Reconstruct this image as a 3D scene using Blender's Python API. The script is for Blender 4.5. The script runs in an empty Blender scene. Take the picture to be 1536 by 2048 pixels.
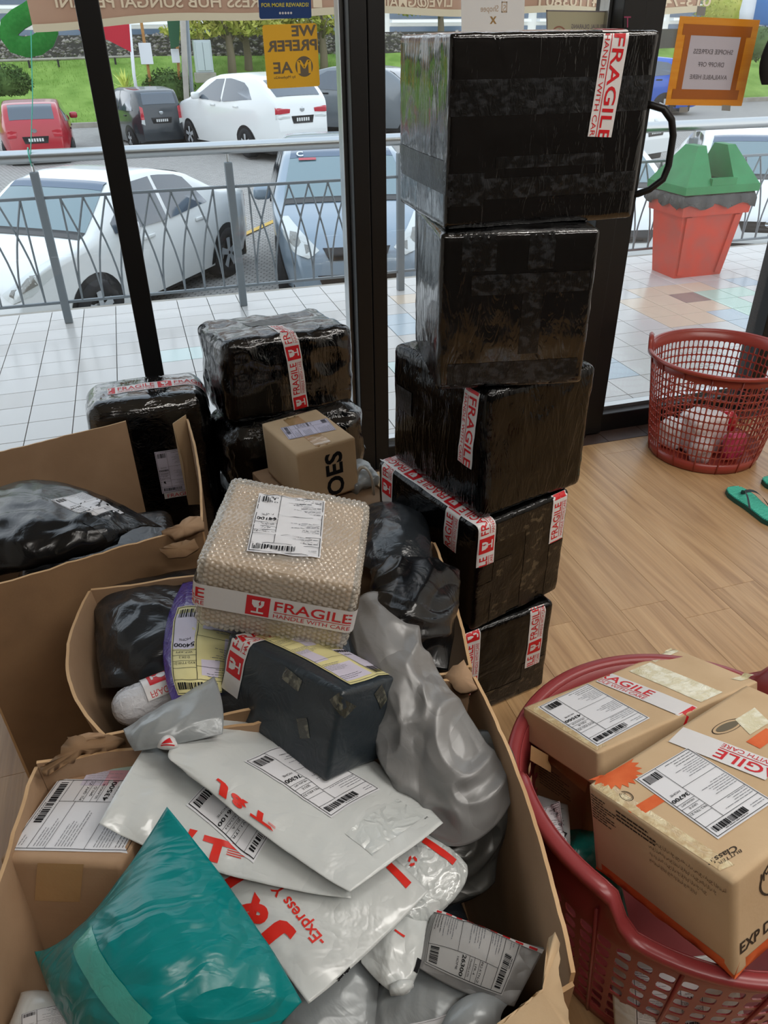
import bpy, bmesh, math, random
import numpy as np
from mathutils import Vector, Matrix
from mathutils.bvhtree import BVHTree

# ------------------------------------------------------------------ camera
SC = bpy.context.scene
COL = SC.collection
random.seed(7)
FPX, PITCH, ROLL, YAW, HCAM = 1512.0, math.radians(31.9), math.radians(0.8), math.radians(16.71), 1.5
_cp, _sp, _cy, _sy = math.cos(PITCH), math.sin(PITCH), math.cos(YAW), math.sin(YAW)
def _w(x, y, z): return np.array([_cy*x+_sy*y, -_sy*x+_cy*y, z])
_R0, _D0 = np.array([1., 0, 0]), np.array([0, -_sp, -_cp])
CR = _w(*(math.cos(ROLL)*_R0+math.sin(ROLL)*_D0))
CD = _w(*(-math.sin(ROLL)*_R0+math.cos(ROLL)*_D0))
CF = _w(0, _cp, -_sp)
CC = np.array([0, 0, HCAM])
cd = bpy.data.cameras.new('camera'); cam = bpy.data.objects.new('camera', cd); COL.objects.link(cam)
cd.sensor_fit = 'VERTICAL'; cd.sensor_height = 36.0; cd.lens = FPX/2048*36.0
cd.clip_start = 0.02; cd.clip_end = 300
m = Matrix.Identity(4)
for i in range(3):
    m[i][0] = CR[i]; m[i][1] = -CD[i]; m[i][2] = -CF[i]; m[i][3] = CC[i]
cam.matrix_world = m
SC.camera = cam

# ------------------------------------------------------------------ sky, light, exposure
wd = bpy.data.worlds.new('sky'); SC.world = wd; wd.use_nodes = True
nt = wd.node_tree; nt.nodes.clear()
wo = nt.nodes.new('ShaderNodeOutputWorld'); bg = nt.nodes.new('ShaderNodeBackground')
tc = nt.nodes.new('ShaderNodeTexCoord'); sx = nt.nodes.new('ShaderNodeSeparateXYZ'); cr = nt.nodes.new('ShaderNodeValToRGB')
nt.links.new(tc.outputs['Generated'], sx.inputs[0]); nt.links.new(sx.outputs['Z'], cr.inputs[0])
cr.color_ramp.elements[0].color = (0.95, 0.97, 1.0, 1); cr.color_ramp.elements[1].color = (0.72, 0.84, 1.0, 1)
nt.links.new(cr.outputs[0], bg.inputs['Color']); nt.links.new(bg.outputs[0], wo.inputs['Surface'])
bg.inputs['Strength'].default_value = 1.9
SC.view_settings.view_transform = 'Standard'; SC.view_settings.look = 'None'
SC.view_settings.gamma = 1.0; SC.view_settings.use_curve_mapping = False
SC.view_settings.exposure = 0.0
CEIL_LAMP_W = 14.0
try:
    SC.cycles.transparent_max_bounces = 24; SC.cycles.max_bounces = 8
    SC.cycles.use_denoising = True; SC.cycles.caustics_reflective = False; SC.cycles.caustics_refractive = False
except Exception: pass

# ------------------------------------------------------------------ pixel -> place in the room (1536 x 2048 frame)
def ray(x, y): return CF+CR*(x-768)/FPX+CD*(y-1024)/FPX
def pz(x, y, z=0.): d = ray(x, y); return CC+d*(z-HCAM)/d[2]
def pY(x, y, Y): d = ray(x, y); return CC+d*Y/d[1]
def proj(X):
    X = np.asarray(X, float)-CC; z = X@CF
    return np.stack([768+FPX*(X@CR)/z, 1024+FPX*(X@CD)/z], -1)

# ------------------------------------------------------------------ noise (value noise, vectorised)
def _hash(i, j, k, s):
    h = (i*374761393+j*668265263+k*2147483647+s*1274126177) & 0xffffffff
    h = ((h ^ (h >> 13))*1274126177) & 0xffffffff
    h = ((h ^ (h >> 16))*2246822519) & 0xffffffff
    return ((h ^ (h >> 15)) & 0xffffff)/float(0xffffff)
def vn(p, s=0):
    p = np.asarray(p, float); f = np.floor(p); t = p-f; t = t*t*(3-2*t); f = f.astype(np.int64)
    r = 0
    for a in (0, 1):
        wx = t[..., 0] if a else 1-t[..., 0]
        for b in (0, 1):
            wy = t[..., 1] if b else 1-t[..., 1]
            for c in (0, 1):
                wz = t[..., 2] if c else 1-t[..., 2]
                r = r+wx*wy*wz*_hash(f[..., 0]+a, f[..., 1]+b, f[..., 2]+c, s)
    return r
def fbm(p, s=0, o=3):
    r, a, n = 0, 1., 0
    for i in range(o):
        r = r+a*vn(np.asarray(p)*2**i, s+i); n += a; a *= .5
    return r/n
def ridge(p, s=0, o=2):
    r, a, n = 0, 1., 0
    for i in range(o):
        r = r+a*(1-np.abs(2*vn(np.asarray(p)*1.9**i, s+11*i)-1)); n += a; a *= .5
    return r/n

# ------------------------------------------------------------------ materials
def lin(h):
    if not isinstance(h, str): return tuple(h)+((1.,) if len(h) == 3 else ())
    h = h.lstrip('#'); o = []
    for i in (0, 2, 4):
        v = int(h[i:i+2], 16)/255.; o.append(v/12.92 if v <= .04045 else ((v+.055)/1.055)**2.4)
    return tuple(o)+(1.,)
MATS = {}
def mat(name, col='#808080', rough=.5, metal=0., spec=.5, coat=0., emit=None, trans=0., var=None, bump=None, alpha=1.0, ior=None):
    """var=(colour2, scale xyz, detail) mottles the colour; bump=(kind, scale xyz, strength, distance)"""
    if name in MATS: return MATS[name]
    m = bpy.data.materials.new(name); m.use_nodes = True; nt = m.node_tree; b = nt.nodes['Principled BSDF']
    b.inputs['Base Color'].default_value = lin(col); b.inputs['Roughness'].default_value = rough
    b.inputs['Metallic'].default_value = metal; b.inputs['Specular IOR Level'].default_value = spec
    b.inputs['Coat Weight'].default_value = coat; b.inputs['Coat Roughness'].default_value = .08
    b.inputs['Transmission Weight'].default_value = trans; b.inputs['Alpha'].default_value = alpha
    if ior: b.inputs['IOR'].default_value = ior
    if emit: b.inputs['Emission Color'].default_value = lin(emit[0]); b.inputs['Emission Strength'].default_value = emit[1]
    def tex(scale):
        t = nt.nodes.new('ShaderNodeTexCoord'); mp = nt.nodes.new('ShaderNodeMapping')
        mp.inputs['Scale'].default_value = scale; nt.links.new(t.outputs['Object'], mp.inputs[0]); return mp.outputs[0]
    if var:
        n = nt.nodes.new('ShaderNodeTexNoise'); n.inputs['Scale'].default_value = 1; n.inputs['Detail'].default_value = var[2] if len(var) > 2 else 3
        nt.links.new(tex(var[1]), n.inputs['Vector'])
        r = nt.nodes.new('ShaderNodeValToRGB'); lo, hi = (var[3] if len(var) > 3 else (.35, .68))
        r.color_ramp.elements[0].position = lo; r.color_ramp.elements[1].position = hi
        r.color_ramp.elements[0].color = lin(col); r.color_ramp.elements[1].color = lin(var[0])
        nt.links.new(n.outputs['Fac'], r.inputs[0]); nt.links.new(r.outputs[0], b.inputs['Base Color'])
    if bump:
        prev = None
        for kind, scale, stg, dist in (bump if isinstance(bump, list) else [bump]):
            bp = nt.nodes.new('ShaderNodeBump'); bp.inputs['Strength'].default_value = stg; bp.inputs['Distance'].default_value = dist
            if kind == 'noise':
                n = nt.nodes.new('ShaderNodeTexNoise'); n.inputs['Scale'].default_value = 1; n.inputs['Detail'].default_value = 4
                nt.links.new(tex(scale), n.inputs['Vector']); o = n.outputs['Fac']
            elif kind == 'warp':      # creases that run and bend: distorted noise
                n = nt.nodes.new('ShaderNodeTexNoise'); n.inputs['Scale'].default_value = 1; n.inputs['Detail'].default_value = 3
                n.inputs['Distortion'].default_value = 2.2
                nt.links.new(tex(scale), n.inputs['Vector'])
                a1 = nt.nodes.new('ShaderNodeMath'); a1.operation = 'SUBTRACT'; a1.inputs[1].default_value = .5
                a2 = nt.nodes.new('ShaderNodeMath'); a2.operation = 'ABSOLUTE'
                nt.links.new(n.outputs['Fac'], a1.inputs[0]); nt.links.new(a1.outputs[0], a2.inputs[0]); o = a2.outputs[0]
            elif kind == 'crease':    # long thin pulled creases
                n = nt.nodes.new('ShaderNodeTexNoise'); n.inputs['Scale'].default_value = 1; n.inputs['Detail'].default_value = 2
                n.inputs['Distortion'].default_value = .5
                nt.links.new(tex(scale), n.inputs['Vector'])
                a1 = nt.nodes.new('ShaderNodeMath'); a1.operation = 'PINGPONG'; a1.inputs[1].default_value = .09
                nt.links.new(n.outputs['Fac'], a1.inputs[0]); a2 = nt.nodes.new('ShaderNodeMath'); a2.operation = 'MULTIPLY'; a2.inputs[1].default_value = 4
                nt.links.new(a1.outputs[0], a2.inputs[0]); o = a2.outputs[0]
            elif kind == 'crack':
                n = nt.nodes.new('ShaderNodeTexVoronoi'); n.feature = 'DISTANCE_TO_EDGE'; n.inputs['Scale'].default_value = 1
                nt.links.new(tex(scale), n.inputs['Vector']); o = n.outputs['Distance']
            elif kind == 'cell':
                n = nt.nodes.new('ShaderNodeTexVoronoi'); n.inputs['Scale'].default_value = 1
                nt.links.new(tex(scale), n.inputs['Vector']); o = n.outputs['Distance']
            elif kind == 'wave':
                n = nt.nodes.new('ShaderNodeTexWave'); n.inputs['Scale'].default_value = 1; n.inputs['Distortion'].default_value = 1.0
                nt.links.new(tex(scale), n.inputs['Vector']); o = n.outputs['Fac']
            nt.links.new(o, bp.inputs['Height'])
            if prev: nt.links.new(prev, bp.inputs['Normal'])
            prev = bp.outputs[0]
        nt.links.new(prev, b.inputs['Normal'])
    MATS[name] = m
    return m
def clear(name, tint='#ffffff', haze=.1, rough=.05, hazecol='#ffffff', bump=None, ior=1.45):
    """thin clear sheet: transparent + fresnel gloss + a little milky haze"""
    if name in MATS: return MATS[name]
    m = bpy.data.materials.new(name); m.use_nodes = True; nt = m.node_tree; nt.nodes.clear()
    o = nt.nodes.new('ShaderNodeOutputMaterial'); t = nt.nodes.new('ShaderNodeBsdfTransparent'); t.inputs[0].default_value = lin(tint)
    g = nt.nodes.new('ShaderNodeBsdfGlossy'); g.inputs['Roughness'].default_value = rough
    d = nt.nodes.new('ShaderNodeBsdfDiffuse'); d.inputs['Color'].default_value = lin(hazecol)
    m1 = nt.nodes.new('ShaderNodeMixShader'); m2 = nt.nodes.new('ShaderNodeMixShader'); fr = nt.nodes.new('ShaderNodeFresnel'); geo = nt.nodes.new('ShaderNodeNewGeometry'); mi = nt.nodes.new('ShaderNodeMapRange')
    mi.inputs[3].default_value = ior; mi.inputs[4].default_value = 1/ior; nt.links.new(geo.outputs['Backfacing'], mi.inputs[0]); nt.links.new(mi.outputs[0], fr.inputs['IOR'])
    m1.inputs[0].default_value = haze
    nt.links.new(t.outputs[0], m1.inputs[1]); nt.links.new(d.outputs[0], m1.inputs[2])
    nt.links.new(fr.outputs[0], m2.inputs[0]); nt.links.new(m1.outputs[0], m2.inputs[1]); nt.links.new(g.outputs[0], m2.inputs[2])
    nt.links.new(m2.outputs[0], o.inputs['Surface'])
    if bump:
        tcd = nt.nodes.new('ShaderNodeTexCoord'); mp = nt.nodes.new('ShaderNodeMapping'); mp.inputs['Scale'].default_value = bump[0]
        n = nt.nodes.new('ShaderNodeTexNoise'); n.inputs['Scale'].default_value = 1; n.inputs['Detail'].default_value = 4; n.inputs['Distortion'].default_value = 1.0
        bp = nt.nodes.new('ShaderNodeBump'); bp.inputs['Strength'].default_value = bump[1]; bp.inputs['Distance'].default_value = bump[2]
        nt.links.new(tcd.outputs['Object'], mp.inputs[0]); nt.links.new(mp.outputs[0], n.inputs['Vector'])
        nt.links.new(n.outputs['Fac'], bp.inputs['Height'])
        for s in (g, d, fr): nt.links.new(bp.outputs[0], s.inputs['Normal'])
    MATS[name] = m
    return m

mat('black_metal', '#0b0b0c', .42, 0, .4)
mat('steel', '#b9bcbd', .28, 1.0)
mat('dull_steel', '#7d858a', .5, .5)
mat('white_paper', '#d9dade', .6, 0, .3)
mat('ink', '#17171a', .7, 0, .2)
mat('grey_ink', '#6a6c72', .7, 0, .2)
mat('pale_ink', '#9a9ba2', .7, 0, .2)
mat('red_ink', '#c3141f', .45, 0, .4)
mat('tape_white', '#d3d1d1', .3, 0, .5, bump=('noise', (60, 60, 60), .25, .002))
mat('jt_red', '#d5281c', .4, 0, .5)
mat('film_black', '#020203', .1, 0, .5, ior=1.55, coat=.45, bump=[('warp', (26, 26, 6), .4, .01), ('noise', (80, 80, 14), .35, .003)])
mat('film_black_x', '#040405', .1, 0, .5, ior=1.8, coat=.5, bump=[('warp', (9, 9, 26), .45, .01), ('noise', (22, 60, 60), .35, .003)])
mat('film_tight', '#030303', .18, 0, .45, ior=1.38, bump=[('warp', (10, 10, 9), .4, .01), ('noise', (45, 45, 30), .4, .004)])
mat('film_deep', '#020202', .12, 0, .45, ior=1.38, bump=[('warp', (26, 26, 6), .4, .01), ('noise', (80, 80, 14), .35, .003)])
mat('film_tape', '#070809', .3, 0, .45, var=('#26282b', (60, 60, 90), 5, (.5, .62)), bump=('warp', (60, 60, 25), .5, .004))
mat('film_tape_brown', '#070605', .32, 0, .35, var=('#4a4132', (34, 34, 60), 5, (.56, .64)), bump=('warp', (60, 60, 25), .5, .004))
mat('brown_plain', '#14110e', .35, 0, .5, var=('#1d1913', (20, 20, 20), 3))
CB = [('wave', (0, 0, 1), .0, .001)]
def cardboard(name, c1, c2, rough=.75):
    return mat(name, c1, rough, 0, .25, var=(c2, (9, 9, 9), 6), bump=[('noise', (14, 14, 160), .12, .002), ('noise', (220, 220, 220), .15, .001)])
cardboard('card_dark', '#86694d', '#937456')
cardboard('card_mid', '#a28468', '#ae9073')
cardboard('card_light', '#bda280', '#c7ad8b')
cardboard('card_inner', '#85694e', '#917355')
cardboard('card_raw', '#bb9870', '#cfae86')
cardboard('card_pack', '#bd9d74', '#b3926a')
mat('card_print', '#3a3129', .7, 0, .2)
mat('card_orange', '#c8582a', .65, 0, .3, var=('#d66a3a', (30, 30, 30), 4))
mat('clear_tape', '#c3ab83', .12, 0, .6, coat=.6, var=('#d8c9a2', (60, 60, 60), 4, (.45, .6)), bump=('warp', (55, 55, 55), .7, .004))
mat('clear_tape_plain', '#b08d62', .14, 0, .6, coat=.5, bump=('noise', (40, 40, 40), .4, .003))
mat('poly_white', '#c8cccb', .28, 0, .5, coat=.3, bump=[('warp', (7, 7, 7), .35, .016), ('noise', (30, 30, 30), .12, .004)])
mat('poly_white_shiny', '#c6cbca', .2, 0, .6, coat=.6, bump=[('crease', (20, 20, 20), .55, .01), ('warp', (45, 45, 45), .25, .005)])
mat('poly_teal', '#007b7c', .28, 0, .4, coat=.08, bump=[('crease', (5, 14, 9), .45, .012), ('crease', (14, 40, 24), .16, .004)])
mat('poly_silver', '#868686', .38, .2, .5, bump=[('crease', (5, 5, 5), .5, .014), ('warp', (9, 9, 9), .2, .01)])
mat('poly_silver_dark', '#555552', .34, .25, .5, bump=[('crease', (6, 6, 6), .5, .014), ('warp', (8, 8, 8), .2, .012)])
mat('poly_grey', '#8f9496', .3, .1, .5, bump=[('warp', (12, 12, 12), .25, .008)])  # grey set darker for the shade on the bags low in the front carton
mat('poly_black', '#0a0b0d', .25, 0, .55, bump=[('warp', (10, 10, 10), .3, .012)])
mat('poly_slate', '#262a2e', .22, 0, .55, bump=[('warp', (9, 14, 14), .35, .01)])
mat('poly_slate_tight', '#283036', .3, 0, .5, bump=[('warp', (16, 16, 16), .35, .008)])
mat('poly_purple', '#4d3a8e', .25, 0, .5, coat=.3, bump=('warp', (25, 25, 8), .6, .01))
mat('yellow_paper', '#d9d29a', .5, 0, .3)
mat('lilac_paper', '#cdc8da', .5, 0, .3)
mat('pink_paper', '#d8a9b8', .5, 0, .3)
mat('mint_paper', '#b9d3cc', .5, 0, .3)
mat('laundry_red', '#93382f', .3, 0, .6, var=('#9a4036', (6, 6, 6), 2))
mat('laundry_maroon', '#8a3537', .32, 0, .5)
mat('pink_plastic', '#d0486c', .3); mat('pale_plastic', '#d8d0cf', .35)
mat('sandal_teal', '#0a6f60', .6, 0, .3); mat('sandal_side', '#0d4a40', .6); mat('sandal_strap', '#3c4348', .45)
mat('sandal_rib', '#5fd0b6', .6, 0, .3)
mat('paint_white', '#e4e7e6', .25, 0, .5, coat=.7); mat('paint_silver', '#d3d8da', .3, .3, .5, coat=.7)
mat('paint_blue', '#8798a6', .28, .2, .5, coat=.8); mat('paint_red', '#a81427', .25, .1, .5, coat=.8)
mat('paint_black', '#2a333a', .22, .2, .5, coat=.8); mat('paint_grey', '#70777c', .28, .3, .5, coat=.8)
mat('paint_pickup', '#2358b8', .28, .2, .5, coat=.8)
mat('car_glass', '#3b4855', .06, 0, .9, coat=.6); mat('car_screen', '#627d84', .08, 0, .8, coat=.6); mat('car_band', '#55677c', .1, 0, .7)
mat('tyre', '#16171a', .8); mat('rim_metal', '#b4b9bc', .35, .2); mat('lamp_clear', '#cfd4d2', .12, 0, .8, coat=.8); mat('lamp_dark', '#8b8b86', .2, .3)
mat('lamp_red', '#b5122a', .15, 0, .7, coat=.7); mat('trim_black', '#101214', .4); mat('plate_black', '#0d0d0f', .4); mat('plate_white', '#d6d8d6', .5)
mat('chrome', '#c9ced2', .12, 1.0)
mat('bin_red', '#d23c22', .45, 0, .4, var=('#b8483a', (8, 8, 8), 4)); mat('bin_green', '#1f7a42', .45, 0, .4, var=('#2c8a50', (8, 8, 8), 4))
mat('bin_liner', '#101214', .2, 0, .6, bump=('warp', (20, 20, 20), .6, .01))
mat('felt_green', '#2f7a35', .9, 0, .1, var=('#3a8a3f', (60, 60, 60), 3), bump=('noise', (150, 150, 150), .4, .004)); mat('felt_edge', '#4d5a4d', .8)
mat('banner_back', '#b48f76', .8, 0, .1, var=('#a98269', (2, 2, 2), 2)); mat('banner_hem', '#cdbd9f', .8, 0, .1); mat('banner_text', '#d6bfa0', .8, 0, .1)
mat('string_teal', '#3fae92', .5)
mat('bark', '#7a6f5c', .9, bump=('noise', (20, 20, 4), .5, .02)); mat('leaf_tree', '#9aa347', .7, 0, .2, var=('#b7b35c', (2, 2, 2), 2)); mat('leaf_dark', '#3f5a2a', .7, 0, .2, var=('#57703a', (3, 3, 3), 2))
mat('leaf_lime', '#c3cf62', .6); mat('grass_blade', '#6f923c', .8, 0, .2, var=('#8fae58', (1.2, 1.2, 1.2), 3)); mat('soil_grass', '#66863a', .95, 0, .1, var=('#86a352', (1.5, 1.5, 1.5), 4))
mat('rubble', '#6e6a66', .95, 0, .1, var=('#a39d96', (5, 5, 5), 5, (.45, .6)), bump=('cell', (5, 5, 5), .8, .1)); mat('mortar', '#4a4744', .95)
mat('concrete', '#a9a49a', .9, 0, .2, var=('#958f86', (3, 3, 3), 5)); mat('road_yellow', '#c9a650', .8)
mat('flag_red', '#b3152b', .7); mat('flag_green', '#1c5232', .7); mat('rust', '#a8793e', .8, var=('#8a5f30', (12, 12, 12), 3)); mat('cabinet_grey', '#b9c3c6', .5)
mat('white_wall', '#d9d8d4', .85); mat('white_sheet', '#dfe3e6', .7); mat('ceiling_white', '#cfcfca', .9)
mat('lamp_glow', '#ffffff', .5, emit=('#fff6e8', 4.0))
mat('threshold_stone', '#4a3a33', .5, var=('#3a2d28', (9, 9, 9), 4))
mat('sticker_blue', '#15407f', .35); mat('sticker_yellow', '#f2bd30', .4); mat('sticker_grey', '#6b6152', .5); mat('print_yellow', '#d9d04a', .5); mat('print_white', '#dfe3ea', .5)
mat('sign_paper', '#bdbac6', .7); mat('sign_text', '#6e6a70', .7); mat('tape_orange', '#d98a14', .35, 0, .5, var=('#e09a28', (3, 3, 60), 3)); mat('tape_brown', '#a2590f', .35, 0, .5)
mat('sign_cream', '#a8a68c', .5); mat('sign_ring', '#8d6150', .5); mat('shop_orange', '#b9a48c', .6); mat('cross_gold', '#9b7a45', .6); mat('grey_tape', '#8d8f8e', .4)
mat('black_cloth', '#0a0a0b', .8); mat('tote_white', '#c9c3b8', .8)
mat('pipe_blue', '#3f7fc4', .6)
GLASS = clear('window_glass', '#fbfdfd', .012, .01)
GLASSD = clear('window_glass_dusty', '#fafcfc', .03, .03, '#f2eeee')
BUBBLE = clear('bubble_film', '#f4f2ec', .30, .10, '#f8f3e8', bump=((60, 60, 60), .5, .004), ior=1.9)
BUBBLE2 = clear('bubble_film_dense', '#e8e8ea', .45, .15, '#e9eaee', bump=((90, 90, 90), .8, .005))
SHRINK = clear('clear_wrap', '#fbf8f2', .02, .06, '#ffffff', bump=((16, 16, 50), .6, .006))

# ------------------------------------------------------------------ objects
def thing(name, label, cat, loc=(0, 0, 0), group=None, rotz=0.):
    o = bpy.data.objects.new(name, None); COL.objects.link(o); o.location = tuple(float(v) for v in loc); o.rotation_euler = (0, 0, rotz)
    o.empty_display_size = .05
    tag(o, label, cat, group); return o
def tag(o, label, cat, group=None):
    o['label'] = label; o['category'] = cat
    if group: o['group'] = group
    return o
def structure(o): o['kind'] = 'structure'; return o
def rootloc(o):
    v = np.zeros(3)
    while o is not None: v = v+np.array(o.location); o = o.parent
    return v
def mk(name, V, F, mats, parent=None, idx=None, smooth=False, local=False, label=None):
    """one mesh object; V in world coordinates unless local"""
    V = np.asarray(V, float)
    me = bpy.data.meshes.new(name)
    if parent is not None and not local: V = V-rootloc(parent)
    me.from_pydata(V.tolist(), [], [list(map(int, f)) for f in F])
    for mm in (mats if isinstance(mats, (list, tuple)) else [mats]):
        me.materials.append(MATS[mm] if isinstance(mm, str) else mm)
    if idx is not None: me.polygons.foreach_set('material_index', np.asarray(idx, np.int32))
    if smooth: me.polygons.foreach_set('use_smooth', np.ones(len(me.polygons), bool))
    me.update()
    o = bpy.data.objects.new(name, me); COL.objects.link(o)
    if parent is not None: o.parent = parent
    if label: o['label'] = label
    return o
class Geo:
    """collects pieces of ONE mesh"""
    def __init__(s): s.V, s.F, s.I, s.n = [], [], [], 0
    def add(s, V, F, i=0):
        V = np.asarray(V, float); s.V.append(V); s.F += [[a+s.n for a in f] for f in F]; s.I += [i]*len(F); s.n += len(V); return s
    def box(s, lo, hi, i=0, M=None):
        (a, b, c), (d, e, f) = lo, hi
        V = np.array([(a, b, c), (d, b, c), (d, e, c), (a, e, c), (a, b, f), (d, b, f), (d, e, f), (a, e, f)], float)
        if M is not None: V = M(V)
        return s.add(V, [(0, 3, 2, 1), (4, 5, 6, 7), (0, 1, 5, 4), (1, 2, 6, 5), (2, 3, 7, 6), (3, 0, 4, 7)], i)
    def bbox(s, lo, hi, bev, i=0, M=None):
        lo, hi = np.array(lo, float), np.array(hi, float); bm = bmesh.new()
        bmesh.ops.create_cube(bm, size=1.0)
        for v in bm.verts: v.co = Vector(((np.array(v.co)+.5)*(hi-lo)+lo).tolist())
        bmesh.ops.bevel(bm, geom=bm.edges[:], offset=bev, segments=2, affect='EDGES', profile=.5)
        bm.verts.index_update(); V = np.array([v.co[:] for v in bm.verts]); F = [[v.index for v in f.verts] for f in bm.faces]; bm.free()
        if M is not None: V = M(V)
        return s.add(V, F, i)
    def tube(s, pts, r, k=8, i=0, caps=True):
        pts = np.asarray(pts, float); r = np.broadcast_to(np.asarray(r, float), (len(pts),)); V, F = [], []
        t = np.gradient(pts, axis=0); t /= np.linalg.norm(t, axis=1)[:, None]+1e-12
        up = np.array([0, 0, 1.]) if abs(t[0][2]) < .9 else np.array([1., 0, 0]); n = np.cross(t[0], up); n /= np.linalg.norm(n)
        for j, p in enumerate(pts):
            n = n-t[j]*(n@t[j]); n /= np.linalg.norm(n); b = np.cross(t[j], n)
            for q in range(k):
                a = 2*math.pi*q/k; V.append(p+r[j]*(math.cos(a)*n+math.sin(a)*b))
        for j in range(len(pts)-1):
            for q in range(k):
                F.append((j*k+q, j*k+(q+1) % k, (j+1)*k+(q+1) % k, (j+1)*k+q))
        if caps: F += [tuple(range(k))[::-1], tuple((len(pts)-1)*k+q for q in range(k))]
        return s.add(V, F, i)
    def lathe(s, prof, k=24, c=(0, 0, 0), i=0, sx=1., sy=1.):
        V, F = [], []
        for (r, z) in prof:
            for q in range(k):
                a = 2*math.pi*q/k; V.append((c[0]+r*sx*math.cos(a), c[1]+r*sy*math.sin(a), c[2]+z))
        for j in range(len(prof)-1):
            for q in range(k): F.append((j*k+q, j*k+(q+1) % k, (j+1)*k+(q+1) % k, (j+1)*k+q))
        return s.add(V, F, i)
    def grid(s, P, i=0, flip=False):
        P = np.asarray(P, float); a, b = P.shape[:2]; F = []
        for u in range(a-1):
            for v in range(b-1):
                q = (u*b+v, (u+1)*b+v, (u+1)*b+v+1, u*b+v+1); F.append(q[::-1] if flip else q)
        return s.add(P.reshape(-1, 3), F, i)
    def make(s, name, mats, parent=None, smooth=False, local=False, label=None):
        return mk(name, np.concatenate(s.V), s.F, mats, parent, s.I, smooth, local, label)
def dup(root, loc=None, rotz=None, label=None, group=None):
    r = root.copy(); COL.objects.link(r)
    if loc is not None: r.location = tuple(float(v) for v in loc)
    if rotz is not None: r.rotation_euler = (0, 0, rotz)
    if label: r['label'] = label
    if group: r['group'] = group
    for ch in list(root.children):
        c = ch.copy(); COL.objects.link(c); c.parent = r
        for g in ch.children:
            d = g.copy(); COL.objects.link(d); d.parent = c
    return r

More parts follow.
